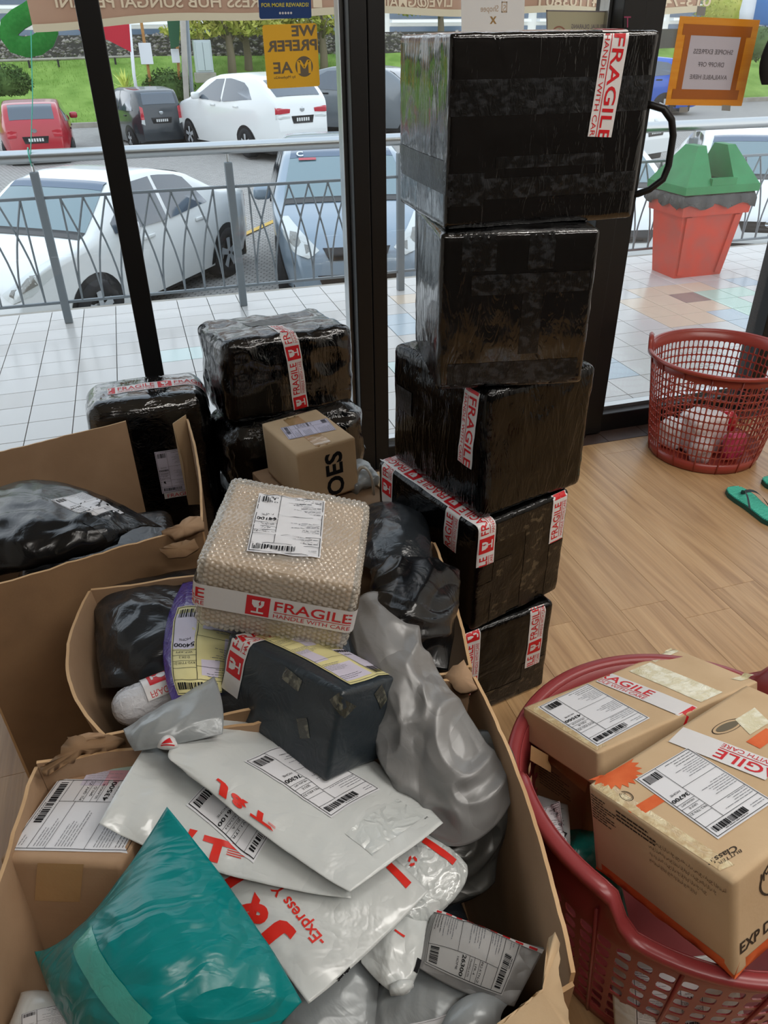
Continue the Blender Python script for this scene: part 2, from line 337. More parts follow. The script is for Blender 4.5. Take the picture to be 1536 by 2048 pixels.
# ------------------------------------------------------------------ printing: flat art laid on a surface
_TXT = {}
def text_mesh(s, bold=0., font=None):
    k = (s, bold)
    if k not in _TXT:
        cu = bpy.data.curves.new('lettering', 'FONT'); cu.body = s; cu.size = 1.0; cu.offset = bold; cu.resolution_u = 3
        ob = bpy.data.objects.new('lettering', cu); COL.objects.link(ob)
        bpy.context.view_layer.update()
        me = ob.evaluated_get(bpy.context.evaluated_depsgraph_get()).to_mesh(); me.calc_loop_triangles()
        V = np.array([v.co[:2] for v in me.vertices]) if len(me.vertices) else np.zeros((0, 2))
        F = np.array([t.vertices[:] for t in me.loop_triangles], int).reshape(-1, 3)
        bpy.data.objects.remove(ob); bpy.data.curves.remove(cu)
        _TXT[k] = (V, F)
    return _TXT[k]
class Art:
    def __init__(s): s.T = []           # (tri (n,3,2), material, layer)
    def tri(s, T, m, l=1): s.T.append((np.asarray(T, float), m, l)); return s
    def poly(s, pts, m, l=1):
        p = np.asarray(pts, float); return s.tri(np.stack([np.stack([p[0], p[i], p[i+1]]) for i in range(1, len(p)-1)]), m, l)
    def rect(s, x0, y0, x1, y1, m, l=1): return s.poly([(x0, y0), (x1, y0), (x1, y1), (x0, y1)], m, l)
    def frame(s, x0, y0, x1, y1, t, m, l=1):
        s.rect(x0, y0, x1, y0+t, m, l); s.rect(x0, y1-t, x1, y1, m, l); s.rect(x0, y0, x0+t, y1, m, l); return s.rect(x1-t, y0, x1, y1, m, l)
    def disc(s, x, y, r, m, l=1, k=20, r2=0., sy=1.):
        a = np.linspace(0, 2*math.pi, k+1); o = np.stack([x+r*np.cos(a), y+sy*r*np.sin(a)], 1); q = np.stack([x+r2*np.cos(a), y+sy*r2*np.sin(a)], 1)
        for i in range(k):
            s.poly([q[i], o[i], o[i+1], q[i+1]] if r2 else [(x, y), o[i], o[i+1]], m, l)
        return s
    def text(s, t, x, y, h, m, l=1, w=None, align='l', bold=.0, rot=0., mirror=False):
        """cap height h; w stretches the line to that width"""
        V, F = text_mesh(t, bold)
        if not len(F): return s
        V = V-[V[:, 0].min(), 0]; cap = .729; V = V/cap*h
        W = V[:, 0].max()
        if w: V = V*[w/W, 1]; W = w
        if mirror: V = [W, 0]+V*[-1, 1]
        if align == 'c': V = V-[W/2, 0]
        if align == 'r': V = V-[W, 0]
        c, n = math.cos(rot), math.sin(rot); V = np.stack([c*V[:, 0]-n*V[:, 1], n*V[:, 0]+c*V[:, 1]], 1)+[x, y]
        return s.tri(V[F], m, l)
    def bars(s, x, y, w, h, m, l=1, seed=1, vertical=False, n=30):
        rr = random.Random(seed); q = 0.; xs = []
        while q < 1:
            a = rr.choice((1, 1, 2, 3))/(n*2.2); xs.append((q, min(1, q+a))); q += a+rr.choice((1, 1, 2))/(n*2.2)
        for a, b in xs:
            if vertical: s.rect(x, y+a*h, x+w, y+b*h, m, l)
            else: s.rect(x+a*w, y, x+b*w, y+h, m, l)
        return s
    def lines(s, x, y, w, n, step, m, l=1, seed=1, t=.0009):
        """runs of small print too fine to read"""
        rr = random.Random(seed)
        for i in range(n):
            q = x; e = x+w*rr.uniform(.45, 1.)
            while q < e:
                a = min(rr.uniform(.003, .011), e-q); s.rect(q, y-i*step, q+a, y-i*step+t, m, l); q += a+.0012
        return s
    def bake(s, mats, maxedge=.02):
        tris, mi, ly = [], [], []
        for T, m, l in s.T:
            T = np.array(T)
            ar = (T[:, 1, 0]-T[:, 0, 0])*(T[:, 2, 1]-T[:, 0, 1])-(T[:, 1, 1]-T[:, 0, 1])*(T[:, 2, 0]-T[:, 0, 0])
            T[ar < 0] = T[ar < 0][:, ::-1]
            for _ in range(14):
                e = np.stack([np.linalg.norm(T[:, (i+1) % 3]-T[:, i], axis=1) for i in range(3)], 1)
                big = e.max(1) > maxedge
                if not big.any(): break
                keep, B = T[~big], T[big]; k = e[big].argmax(1); r = np.arange(len(B))
                a, b, c = B[r, k], B[r, (k+1) % 3], B[r, (k+2) % 3]; mid = (a+b)/2
                T = np.concatenate([keep, np.stack([a, mid, c], 1), np.stack([mid, b, c], 1)])
            tris.append(T); mi += [mats.index(m)]*len(T); ly += [l]*len(T)
        return np.concatenate(tris), np.array(mi), np.array(ly)
def lay(name, art, place, parent, maxedge=.02, eps=.0007, step=.0005, smooth=True, label=None):
    """place(uv (n,2)) -> points (n,3), normals (n,3); the art becomes one thin mesh lying on that surface"""
    mats = sorted({m for _, m, _ in art.T})
    T, mi, ly = art.bake(mats, maxedge)
    uv = T.reshape(-1, 2); L = np.repeat(ly, 3)
    key = np.concatenate([np.round(uv, 6), L[:, None], np.repeat(mi, 3)[:, None]], 1)
    uq, inv = np.unique(key, axis=0, return_inverse=True); inv = np.ravel(inv)
    P, N = place(uq[:, :2]); P = P+N*(eps+step*uq[:, 2:3])
    F = inv.reshape(-1, 3)
    P3 = P[F]; nn = np.cross(P3[:, 1]-P3[:, 0], P3[:, 2]-P3[:, 0]); fl = (nn*N[F[:, 0]]).sum(1) < 0
    F = F.copy(); F[fl] = F[fl][:, ::-1]
    return mk(name, P, F, mats, parent, mi, smooth, label=label)
def on_mesh(V, F, place, reach=.06):
    """drop points of place() along their normals on to the mesh"""
    bvh = BVHTree.FromPolygons([Vector(v) for v in np.asarray(V).tolist()], [list(map(int, f)) for f in F])
    def g(uv):
        P, N = place(uv); P = P.copy(); N = N.copy()
        for i in range(len(P)):
            n = Vector(N[i]); h = bvh.ray_cast(Vector(P[i])+n*reach, -n, reach*2.2)
            if h[0] is not None: P[i] = h[0]
        return P, N
    return g
def flat(o, u, v, n=None):
    o, u, v = (np.asarray(q, float) for q in (o, u, v)); nn = np.cross(u, v); nn /= np.linalg.norm(nn)
    return lambda uv: (o+uv[:, :1]*u+uv[:, 1:2]*v, np.repeat(nn[None], len(uv), 0))

def fragile_art(L, w=.048, start=0., mats=('tape_white', 'red_ink'), bold=.012, end_cut=True, flip=False, paper=True, tw=.138, period=None):
    """FRAGILE / HANDLE WITH CARE tape, length L along u, width w along v (-w/2..w/2)"""
    A = Art(); W, Rd = mats
    if paper: A.rect(0, -w/2, L, w/2, W, 0)
    B = Art(); period = period or tw+.124 if tw > .12 else tw+.06; q = start-period
    while q < L:
        B.rect(q, -w*.43, q+.042, w*.43, Rd, 1)
        c = q+.021
        B.poly([(c-.011, .014), (c+.011, .014), (c+.0105, .004), (c+.006, -.003), (c-.006, -.003), (c-.0105, .004)], W, 2)
        B.rect(c-.0016, -.0125, c+.0016, -.003, W, 2); B.rect(c-.011, -.0165, c+.011, -.0125, W, 2)
        B.poly([(c+.004, .014), (c+.0055, .014), (c+.003, .0075), (c+.0055, .0055), (c+.002, .001), (c+.003, .005), (c+.001, .0075)], Rd, 3)
        B.text('FRAGILE', q+.05, -.0035, .0225, Rd, 1, w=tw, bold=bold)
        B.rect(q+.05, -.0085, q+.05+tw, -.007, Rd, 1)
        B.text('HANDLE WITH CARE', q+.05, -.0205, .0095, Rd, 1, w=tw, bold=.0)
        q += period
    for T, m, l in B.T:
        c = T.mean(1)[:, 0]
        # clip to the strip
        T = T[(T[:, :, 0].max(1) > 0) & (T[:, :, 0].min(1) < L)]
        if len(T):
            T = T.copy(); T[:, :, 0] = np.clip(T[:, :, 0], 0, L); A.T.append((T, m, l))
    if flip:
        A.T = [(np.array(T)*[1, -1]+[0, 0], m, l) for T, m, l in A.T]
        A.T = [(np.array(T)*[-1, 1]+[L, 0], m, l) for T, m, l in A.T] if flip == 2 else A.T
    return A
def ribbon(path, normals):
    """place() for a strip that follows a polyline: u = length along it, v = across"""
    path = np.asarray(path, float); nr = np.asarray(normals, float)
    d = np.linalg.norm(np.diff(path, axis=0), axis=1); s = np.concatenate([[0], np.cumsum(d)])
    def g(uv):
        u = np.clip(uv[:, 0], 0, s[-1]-1e-9); k = np.clip(np.searchsorted(s, u, 'right')-1, 0, len(d)-1); f = ((u-s[k])/d[k])[:, None]
        p = path[k]*(1-f)+path[k+1]*f; t = (path[k+1]-path[k])/d[k][:, None]; n = nr[k]*(1-f)+nr[k+1]*f; n /= np.linalg.norm(n, axis=1)[:, None]
        c = np.cross(n, t); c /= np.linalg.norm(c, axis=1)[:, None]
        return p+c*uv[:, 1:2], n
    return g, s[-1]
def label_art(code='36700', route='P82-TIN-23', region='KEDAH-KPT', sub='U03-E', W=.1, H=.15, paper='white_paper', tone=None, seed=3, big=True):
    A = Art(); k = 'ink'
    A.rect(0, 0, W, H, paper, 0); f = lambda q: q*W
    if tone:
        for (a, b, c, d) in ((.04, .05, .6, .28), (.04, .35, .3, .58), (.68, .1, .97, .5), (.36, .62, .6, .8)): A.rect(a*W, b*H, c*W, d*H, tone, 1)
    A.frame(.02*W, .015*H, .98*W, .985*H, .0009, k, 2)
    A.bars(.36*W, .875*H, .58*W, .07*H, k, 2, seed)
    A.lines(.4*W, .955*H, .4*W, 1, .003, k, 2, seed)
    A.lines(.06*W, .93*H, .22*W, 2, .004, 'grey_ink', 2, seed)
    for y in (.845,): A.rect(.02*W, y*H, .98*W, y*H+.0007, k, 2)
    A.rect(.655*W, .015*H, .655*W+.0007, .845*H, k, 2)
    for y in (.72, .64, .575, .515): A.rect(.655*W, y*H, .98*W, y*H+.0006, k, 2)
    for y in (.70, .37): A.rect(.02*W, y*H, .655*W, y*H+.0006, k, 2)
    A.text(route, .675*W, .655*H, .026*H, k, 2, w=.28*W)
    A.text(sub, .74*W, .59*H, .026*H, k, 2, w=.14*W)
    A.text(region, .70*W, .53*H, .022*H, k, 2, w=.23*W)
    A.text(code, .675*W, .435*H, .045*H, k, 2, w=.285*W, bold=.02)
    A.text('HOME', .73*W, .375*H, .026*H, k, 2, w=.17*W)
    A.bars(.69*W, .05*H, .25*W, .105*H, k, 2, seed+1, n=16)
    for y, n in ((.80, 4), (.62, 6), (.30, 6)): A.lines(.05*W, y*H, .5*W, n, .0042, 'grey_ink', 2, seed+n)
    A.lines(.05*W, .12*H, .5*W, 3, .005, k, 2, seed+9)
    return A

# ================================================================== THE SETTING
def smat_wood():
    m = bpy.data.materials.new('wood_plank'); m.use_nodes = True; nt = m.node_tree; b = nt.nodes['Principled BSDF']
    b.inputs['Roughness'].default_value = .34; b.inputs['Specular IOR Level'].default_value = .45
    tc = nt.nodes.new('ShaderNodeTexCoord'); oi = nt.nodes.new('ShaderNodeObjectInfo'); mp = nt.nodes.new('ShaderNodeMapping'); mp.inputs['Scale'].default_value = (22, 1.3, 1)
    ad = nt.nodes.new('ShaderNodeVectorMath'); ad.operation = 'ADD'; ml = nt.nodes.new('ShaderNodeMath'); ml.operation = 'MULTIPLY'; ml.inputs[1].default_value = 57
    nt.links.new(oi.outputs['Random'], ml.inputs[0]); nt.links.new(tc.outputs['Object'], mp.inputs[0]); nt.links.new(mp.outputs[0], ad.inputs[0]); nt.links.new(ml.outputs[0], ad.inputs[1])
    n = nt.nodes.new('ShaderNodeTexNoise'); n.inputs['Scale'].default_value = 1; n.inputs['Detail'].default_value = 6; n.inputs['Distortion'].default_value = 1.3
    nt.links.new(ad.outputs[0], n.inputs['Vector'])
    r = nt.nodes.new('ShaderNodeValToRGB'); e = r.color_ramp.elements; e[0].position = .3; e[1].position = .7
    e[0].color = lin('#9a7650'); e[1].color = lin('#bd9a70'); q = e.new(.5); q.color = lin('#b08c62')
    n2 = nt.nodes.new('ShaderNodeTexNoise'); n2.inputs['Scale'].default_value = 1; n2.inputs['Detail'].default_value = 3
    mp2 = nt.nodes.new('ShaderNodeMapping'); mp2.inputs['Scale'].default_value = (140, 4, 1); nt.links.new(tc.outputs['Object'], mp2.inputs[0]); nt.links.new(mp2.outputs[0], n2.inputs['Vector'])
    mx = nt.nodes.new('ShaderNodeMix'); mx.data_type = 'RGBA'; mx.blend_type = 'MULTIPLY'; mx.inputs[0].default_value = .35
    nt.links.new(n.outputs['Fac'], r.inputs[0]); nt.links.new(r.outputs[0], mx.inputs[6]); nt.links.new(n2.outputs['Fac'], mx.inputs[7])
    hv = nt.nodes.new('ShaderNodeHueSaturation'); mr = nt.nodes.new('ShaderNodeMapRange'); mr.inputs[3].default_value = 1.12; mr.inputs[4].default_value = 1.28
    nt.links.new(oi.outputs['Random'], mr.inputs[0]); nt.links.new(mr.outputs[0], hv.inputs['Value']); nt.links.new(mx.outputs[2], hv.inputs['Color']); nt.links.new(hv.outputs[0], b.inputs['Base Color'])
    bp = nt.nodes.new('ShaderNodeBump'); bp.inputs['Strength'].default_value = .12; bp.inputs['Distance'].default_value = .002
    nt.links.new(n2.outputs['Fac'], bp.inputs['Height']); nt.links.new(bp.outputs[0], b.inputs['Normal'])
    MATS['wood_plank'] = m
smat_wood()
mat('subfloor', '#3b2c20', .9)
# interior floor: subfloor plus every plank
fl = Geo().box((-2.4, -1.6, -.08), (3.6, 2.62, -.006)).make('floor', 'subfloor'); structure(fl)
PWD, PLEN = .165, 1.02
pk = None
for ci in range(-21, 15):
    x0 = 1.217+ci*PWD
    yo = (1.53 if ci % 2 == 0 else 1.437) + (0 if (ci//2) % 2 == 0 else .0)
    for r in range(-4, 3):
        y0 = yo+r*PLEN; y1 = y0+PLEN
        if y1 < -1.5 or y0 > 2.555 or x0 < -2.3 or x0 > 3.4: continue
        L = min(y1, 2.556)-y0; q = .00035
        g = Geo(); g.bbox((q, q, -.006), (PWD-q, L-q, 0.), .0005)
        if L > PLEN-1e-4 and pk is not None:
            o = bpy.data.objects.new('plank', pk); COL.objects.link(o)
        else:
            o = g.make('plank', 'wood_plank', None, False, True)
            if L > PLEN-1e-4: pk = o.data
        o.location = (x0, y0, 0); o.parent = fl
# dark stone strip inside the glass
ts = Geo().box((-2.4, 2.556, -.02), (3.6, 2.80, -.005)).make('trim_1', 'mortar'); structure(ts)
for i in range(30):
    Geo().bbox((-2.4+i*.2+.001, 2.558, -.005), (-2.2+i*.2-.001, 2.66, .001), .001).make('threshold_tile', 'threshold_stone', ts)
mat('back_wall', '#57524d', .9)
# room shell
for nm, lo, hi, mm in (('wall_left', (-2.5, -1.7, 0), (-2.4, 2.8, 2.9), 'white_wall'), ('wall_right', (3.6, -1.7, 0), (3.7, 2.8, 2.9), 'white_wall'),
                       ('wall_back', (-2.5, -1.7, 0), (3.7, -1.6, 2.9), 'back_wall'), ('ceiling', (-2.5, -1.7, 2.9), (3.7, 2.85, 3.0), 'ceiling_white'),
                       ('wall_front', (-2.5, 2.66, 2.55), (3.7, 2.85, 2.9), 'white_wall')):
    structure(Geo().box(lo, hi).make(nm, mm))

# walkway slab and every tile
OX, OY, TT = -2.074, 4.599, .20197
TCOL = {'tile_white': '#c0bdb9', 'tile_pale': '#b9b5b0', 'tile_beige': '#cbb9a4', 'tile_blue': '#aab7bf', 'tile_green': '#a9c3b4', 'tile_brown': '#8d817b', 'tile_mint': '#c0d0cc', 'tile_slate': '#97a5b0'}
for k, v in TCOL.items(): mat(k, v, .22, 0, .5, bump=('noise', (9, 9, 9), .05, .004))
special = {}
for px_, py_, c in ((340, 710, 'tile_mint'), (392, 700, 'tile_mint'), (798, 635, 'tile_blue'), (815, 655, 'tile_blue'), (803, 545, 'tile_beige'), (803, 590, 'tile_beige'), (778, 725, 'tile_mint'),
                    (1215, 718, 'tile_blue'), (1240, 735, 'tile_blue'), (1358, 590, 'tile_brown'), (1395, 583, 'tile_brown'), (1385, 605, 'tile_brown'), (1440, 585, 'tile_green'), (1420, 605, 'tile_green'),
                    (1480, 592, 'tile_green'), (1460, 608, 'tile_green'), (1490, 570, 'tile_blue'), (1525, 568, 'tile_slate'), (1470, 625, 'tile_blue'), (1500, 640, 'tile_blue'), (1530, 620, 'tile_green'),
                    (1310, 590, 'tile_beige'), (1320, 610, 'tile_beige'), (1350, 615, 'tile_beige'), (1380, 630, 'tile_beige'), (1330, 630, 'tile_beige'), (1290, 600, 'tile_beige'), (1290, 585, 'tile_beige'),
                    (1340, 570, 'tile_beige'), (1300, 620, 'tile_beige'), (1400, 610, 'tile_beige'), (1410, 570, 'tile_beige'), (1360, 645, 'tile_beige')):
    p = pz(px_, py_); special[(math.floor((p[0]-OX)/TT), math.floor((p[1]-OY)/TT))] = c
wk = Geo().box((-2.6, 2.84, -.14), (7.3, 5.39, -.006)).make('floor', 'mortar'); wk.name = 'floor'; structure(wk)
cells = []
for i in range(-2, 46):
    for j in range(-9, 4):
        x0, y0 = OX+i*TT, OY+j*TT
        if y0+TT < 2.85 or y0+TT > 5.42: continue
        c = proj([(x0, y0, 0), (x0+TT, y0, 0), (x0+TT, y0+TT, 0), (x0, y0+TT, 0)])
        inside = (c[:, 0].max() > 0) & (c[:, 0].min() < 1536) & (c[:, 1].max() > 0) & (c[:, 1].min() < 2048)
        ar = abs((c[2]-c[0])[0]*(c[3]-c[1])[1]-(c[2]-c[0])[1]*(c[3]-c[1])[0])/2 if inside else 0
        cells.append((ar, i, j, x0, y0))
cells.sort(reverse=True)
tmesh = {}
rest = Geo()
for n, (ar, i, j, x0, y0) in enumerate(cells):
    c = special.get((i, j), 'tile_white' if (i*7+j*13) % 5 else 'tile_pale')
    if n < 298:
        if c not in tmesh:
            g = Geo(); g.bbox((.002, .002, -.006), (TT-.002, TT-.002, 0), .001); o = g.make('tile', c, None, False, True); tmesh[c] = o.data
        else:
            o = bpy.data.objects.new('tile', tmesh[c]); COL.objects.link(o)
        o.location = (x0, y0, 0); o.parent = wk
    else: rest.box((x0+.002, y0+.002, -.006), (x0+TT-.002, y0+TT-.002, 0))
o = rest.make('tile_field', 'tile_white', wk); o['kind'] = 'stuff'

# car park
def GZ(y): return -1.0+.02*max(0, y-9)
def paver_mat():
    m = bpy.data.materials.new('paver'); m.use_nodes = True; nt = m.node_tree; b = nt.nodes['Principled BSDF']; b.inputs['Roughness'].default_value = .9
    tc = nt.nodes.new('ShaderNodeTexCoord'); mp = nt.nodes.new('ShaderNodeMapping'); mp.inputs['Rotation'].default_value = (0, 0, .5)
    br = nt.nodes.new('ShaderNodeTexBrick'); br.inputs['Scale'].default_value = 4.4; br.inputs['Color1'].default_value = lin('#a09d98'); br.inputs['Color2'].default_value = lin('#b0ada8'); br.inputs['Mortar'].default_value = lin('#6e6b67'); br.inputs['Mortar Size'].default_value = .035
    nt.links.new(tc.outputs['Object'], mp.inputs[0]); nt.links.new(mp.outputs[0], br.inputs['Vector']); nt.links.new(br.outputs['Color'], b.inputs['Base Color']); MATS['paver'] = m
paver_mat()
ys = np.array([5.42, 9, 15, 22, 27.5]); xs = np.linspace(-18, 40, 12)
P = np.array([[(x, y, GZ(y)) for y in ys] for x in xs])
structure(Geo().grid(P, 0).make('floor', 'paver'))
structure(Geo().box((-12, 5.38, -1.1), (30, 5.46, -.004)).make('kerb_1', 'concrete'))
for x, y, L, a in ((1.75, 12.3, 3.2, .95), (4.3, 12.3, 3.4, .95), (-.9, 12.3, 2.8, .95), (6.8, 11.0, 3.2, .95)):
    o = Geo().box((-L/2, -.05, 0), (L/2, .05, .004)).make('road_marking', 'road_yellow', None, False, True); o.location = (x, y, GZ(y)+.012); o.rotation_euler = (0.02, 0, a); structure(o)

# grass bank, rubble wall, far building
def bank(y):
    return GZ(27.)+(min(max((y-27.6)/6.0, 0), 1)**1.1)*1.72
xs = np.linspace(-14, 40, 50); ys = np.concatenate([np.linspace(27.6, 34, 18), [36, 48]])
P = np.array([[(x, y, bank(y)+.12*(vn(np.array([x*.5, y*.5, 0.]), 4)-.5)*(y > 27.8)) for y in ys] for x in xs])
gb = Geo().grid(P).make('grass_bank', 'soil_grass', smooth=True); structure(gb)
structure(Geo().box((-14, 27.35, GZ(27)-.05), (40, 27.6, GZ(27)+.14)).make('kerb_2', 'concrete'))
g = Geo(); rr = random.Random(3)
for n in range(9000):
    x = rr.uniform(-5, 9); y = 27.65+6.2*rr.random(); h = rr.uniform(.05, .16); a = rr.uniform(0, 6.28); w_ = .012
    z = bank(y)-.03; dx, dy = math.cos(a)*w_, math.sin(a)*w_; lx, ly = rr.uniform(-.05, .05), rr.uniform(-.05, .05)
    g.add([(x-dx, y-dy, z), (x+dx, y+dy, z), (x+lx, y+ly, z+h)], [(0, 1, 2)])
o = g.make('grass', 'grass_blade'); o['label'] = 'bright green grass growing on the bank behind the parked cars'; o['category'] = 'grass'; o['kind'] = 'stuff'
# rubble wall: stones as real lumps joined in one field on a mortar core
zb_, zt_ = bank(34)+.0, bank(34)+.74
rw = Geo().box((-14, 34.1, zb_-.3), (40, 34.6, zt_)).make('wall_far', 'mortar'); structure(rw)
g = Geo()
for n in range(1500):
    x = rr.uniform(-6, 22); z = rr.uniform(zb_, zt_-.03); s_ = rr.uniform(.07, .15); nv = []
    for a in ((-1, 0, 0), (1, 0, 0), (0, -1, 0), (0, 0, -1), (0, 0, 1)):
        nv.append((x+a[0]*s_*rr.uniform(.8, 1.3), 34.12+a[1]*s_*.6, z+a[2]*s_*rr.uniform(.6, .9)))
    g.add(nv, [(0, 3, 2), (3, 1, 2), (1, 4, 2), (4, 0, 2)], 0)
o = g.make('stone_field', 'rubble', rw); o['kind'] = 'stuff'
# pale building with long balconies far behind
bt = thing('building', 'long white building with stacked balcony lines behind the stone wall', 'building', (4, 52, .5))
Geo().box((-14, 52, .2), (46, 56, 9)).make('wall', 'white_wall', bt)
for k in range(9):
    z = 1.7+k*.75
    for s_ in range(6):
        Geo().box((-13+s_*9.8, 51.5, z), (-13+s_*9.8+9.2, 52, z+.14)).make('balcony_rail', 'white_sheet', bt)
        Geo().box((-13+s_*9.8, 51.96, z+.2), (-13+s_*9.8+9.2, 52.02, z+.55)).make('window_band', 'car_band', bt)

# ------------------------------------------------------------------ shop front glazing
def window(n, x0, x1, glass, y=2.72, z0=.095, z1=2.55):
    w = bpy.data.objects.new('window_%d' % n, None); COL.objects.link(w); w.location = ((x0+x1)/2, y, 0); structure(w)
    Geo().box((x0, y-.003, z0), (x1, y+.003, z1)).make('pane', glass, w)
    Geo().bbox((x0, 2.655, 0), (x1, 2.775, .085), .004).make('bottom_rail', 'black_metal', w)
    Geo().box((x0, 2.70, .085), (x1, 2.74, .1)).make('sill_strip', 'steel', w)
    Geo().bbox((x0, 2.655, z1-.06), (x1, 2.775, z1), .004).make('top_rail', 'black_metal', w)
    return w
w1 = window(1, -2.4, -.075, GLASS); w2 = window(2, -.01, .685, GLASS); w3 = window(3, .815, 1.62, GLASS); w4 = window(4, 1.80, 3.6, GLASSD)
Geo().bbox((-.075, 2.66, 0), (-.01, 2.775, 2.55), .003).make('mullion', 'black_metal', w1)
Geo().bbox((.70, 2.63, 0), (.757, 2.80, 2.55), .003).make('post', 'black_metal', w2)
Geo().bbox((.759, 2.63, 0), (.815, 2.80, 2.55), .003).make('post', 'black_metal', w3)
Geo().bbox((.685, 2.69, 0.02), (.70, 2.75, 2.55), .002).make('edge_strip', 'steel', w2)
Geo().bbox((1.62, 2.69, 0.02), (1.634, 2.75, 2.55), .002).make('edge_strip', 'steel', w3)
Geo().bbox((1.634, 2.62, 0), (1.722, 2.80, 2.55), .003).make('post', 'black_metal', w3)
Geo().bbox((1.724, 2.63, 0.01), (1.80, 2.79, 2.55), .003).make('door_stile', 'black_metal', w4)
pr = pz(1538, 640, .0); xr = pY(1530, 600, 2.7)[0]
Geo().bbox((xr, 2.66, .08), (xr+.08, 2.77, 1.02), .003).make('door_stile', 'black_metal', w4)
g = Geo(); hp = [(1.785, 2.64, 1.30), (1.80, 2.625, 1.297), (1.835, 2.60, 1.285), (1.868, 2.59, 1.25), (1.882, 2.585, 1.2), (1.884, 2.585, 1.1), (1.87, 2.585, 1.055), (1.83, 2.60, 1.02), (1.80, 2.625, 1.003), (1.785, 2.64, 1.0)]
o = g.tube(hp, .0125, 12).make('door_handle', 'black_metal', w4, True, label='black curved pull handle on the glass door')

# things stuck to the glass (seen from behind)
def stuck(name, label, cat, quad, Y, art_fn, mats, thick=.0012, group=None, rnd=0.):
    """quad: pixel corners tl, tr, bl; a thin card with art on its room side"""
    tl, tr, bl = (pY(q[0], q[1], Y) for q in quad)
    t = thing(name, label, cat, (tl+tr+bl)/3, group)
    u, v = tr-tl, tl-bl; n = np.cross(u, v); n /= np.linalg.norm(n)
    if n[1] > 0: n = -n
    W, H = np.linalg.norm(u), np.linalg.norm(v); u, v = u/W, v/H
    M = lambda V: bl+V[:, :1]*u+V[:, 1:2]*v+V[:, 2:3]*n
    g = Geo()
    if rnd:
        k = []
        for cx, cy, a0 in ((W-rnd, H-rnd, 0), (rnd, H-rnd, 90), (rnd, rnd, 180), (W-rnd, rnd, 270)):
            for q in range(5): a = math.radians(a0+q*22.5); k.append((cx+rnd*math.cos(a), cy+rnd*math.sin(a)))
        k = np.array(k); nk = len(k)
        V = np.concatenate([np.c_[k, np.zeros(nk)], np.c_[k, np.full(nk, thick)]])
        g.add(M(V), [tuple(range(nk))[::-1], tuple(range(nk, 2*nk))]+[(q, (q+1) % nk, nk+(q+1) % nk, nk+q) for q in range(nk)])
    else: g.box((0, 0, 0), (W, H, thick), 0, M)
    g.make('card', mats, t)
    A = Art(); art_fn(A, W, H)
    if A.T: lay('print', A, lambda uv: (bl+uv[:, :1]*u+uv[:, 1:2]*v+n*thick, np.repeat(n[None], len(uv), 0)), t, .5, .0004, .0003, False)
    return t
YG = 2.713
def a_blue(A, W, H):
    A.text('FOR MORE REWARDS!', W/2, .030, .010, 'print_yellow', 1, w=W*.9, align='c', bold=.02)
    for k in range(5): A.disc(W/2+(k-2)*.0085, .014, .0032, 'print_white', 1, 10)
    A.rect(W*.2, .062, W*.78, .11, 'print_white', 1)
stuck('window_sticker', 'blue sticker at the top of the glass asking for more rewards', 'sticker', ((513, -60), (620, -60), (519, 38)), YG, a_blue, 'sticker_blue', rnd=.006)
def a_yel(A, W, H):
    k = 'sticker_grey'
    A.text('WE', W*.985, H*.815, H*.165, k, 1, w=W*.46, align='r', bold=.03, mirror=True)
    A.text('PREFER', W*.985, H*.59, H*.17, k, 1, w=W*.93, align='r', bold=.03, mirror=True)
    A.text('AE', W*.14, H*.24, H*.185, k, 1, w=W*.36, bold=.02, mirror=True)
    A.disc(W*.72, H*.33, W*.165, k, 1, 28)
    for x in (-.105, .105): A.poly([(W*(.72+x)-W*.028, H*.22), (W*(.72+x)+W*.028, H*.22), (W*(.72+x)+W*.028, H*.42), (W*(.72+x)-W*.028, H*.42)], 'sticker_yellow', 2)
    A.poly([(W*.605, H*.435), (W*.66, H*.435), (W*.73, H*.335), (W*.71, H*.29)], 'sticker_yellow', 2); A.poly([(W*.835, H*.435), (W*.78, H*.435), (W*.71, H*.335), (W*.73, H*.29)], 'sticker_yellow', 2)
    A.text('by Maybank2u', W*.14, H*.155, H*.045, k, 1, w=W*.4, mirror=True)
stuck('window_sticker', 'yellow rounded sticker with mirrored WE PREFER lettering on the glass', 'sticker', ((524, 50), (633, 46), (535, 178)), YG, a_yel, 'sticker_yellow', rnd=.008)
def a_pap(A, W, H):
    A.text('Shopee', W*.30, H*.52, H*.12, 'shop_orange', 1, w=W*.28, mirror=True); A.frame(W*.63, H*.5, W*.72, H*.7, .003, 'shop_orange', 1)
    A.text('S', W*.655, H*.52, H*.13, 'shop_orange', 1, mirror=True)
    A.text('X', W*.5, H*.30, H*.13, 'cross_gold', 1, align='c', bold=.05, mirror=True)
    A.text('Express Drop', W*.36, H*.09, H*.075, 'pale_ink', 1, w=W*.5, mirror=True)
stuck('paper_notice', 'white paper with a gold X taped to the glass above the black parcel', 'paper', ((922, -30), (1050, -30), (923, 80)), YG, a_pap, 'white_sheet')
def a_no(A, W, H):
    A.frame(0, 0, W, H, .0035, 'sign_text', 1)
    A.disc(W*.19, H*.42, W*.125, 'sign_ring', 1, 28, W*.105)
    A.disc(W*.19, H*.56, W*.016, 'sign_text', 1, 12); A.rect(W*.165, H*.30, W*.215, H*.5, 'sign_text', 1)
    A.poly([(W*.115, H*.24), (W*.125, H*.22), (W*.275, H*.58), (W*.265, H*.6)], 'sign_ring', 2)
    A.text('JURUJUAL DILARANG', W*.93, H*.6, H*.1, 'sign_text', 1, w=W*.55, align='r', bold=.02, mirror=True)
    A.text('MASUK', W*.66, H*.42, H*.1, 'sign_text', 1, w=W*.18, align='c', bold=.02, mirror=True)
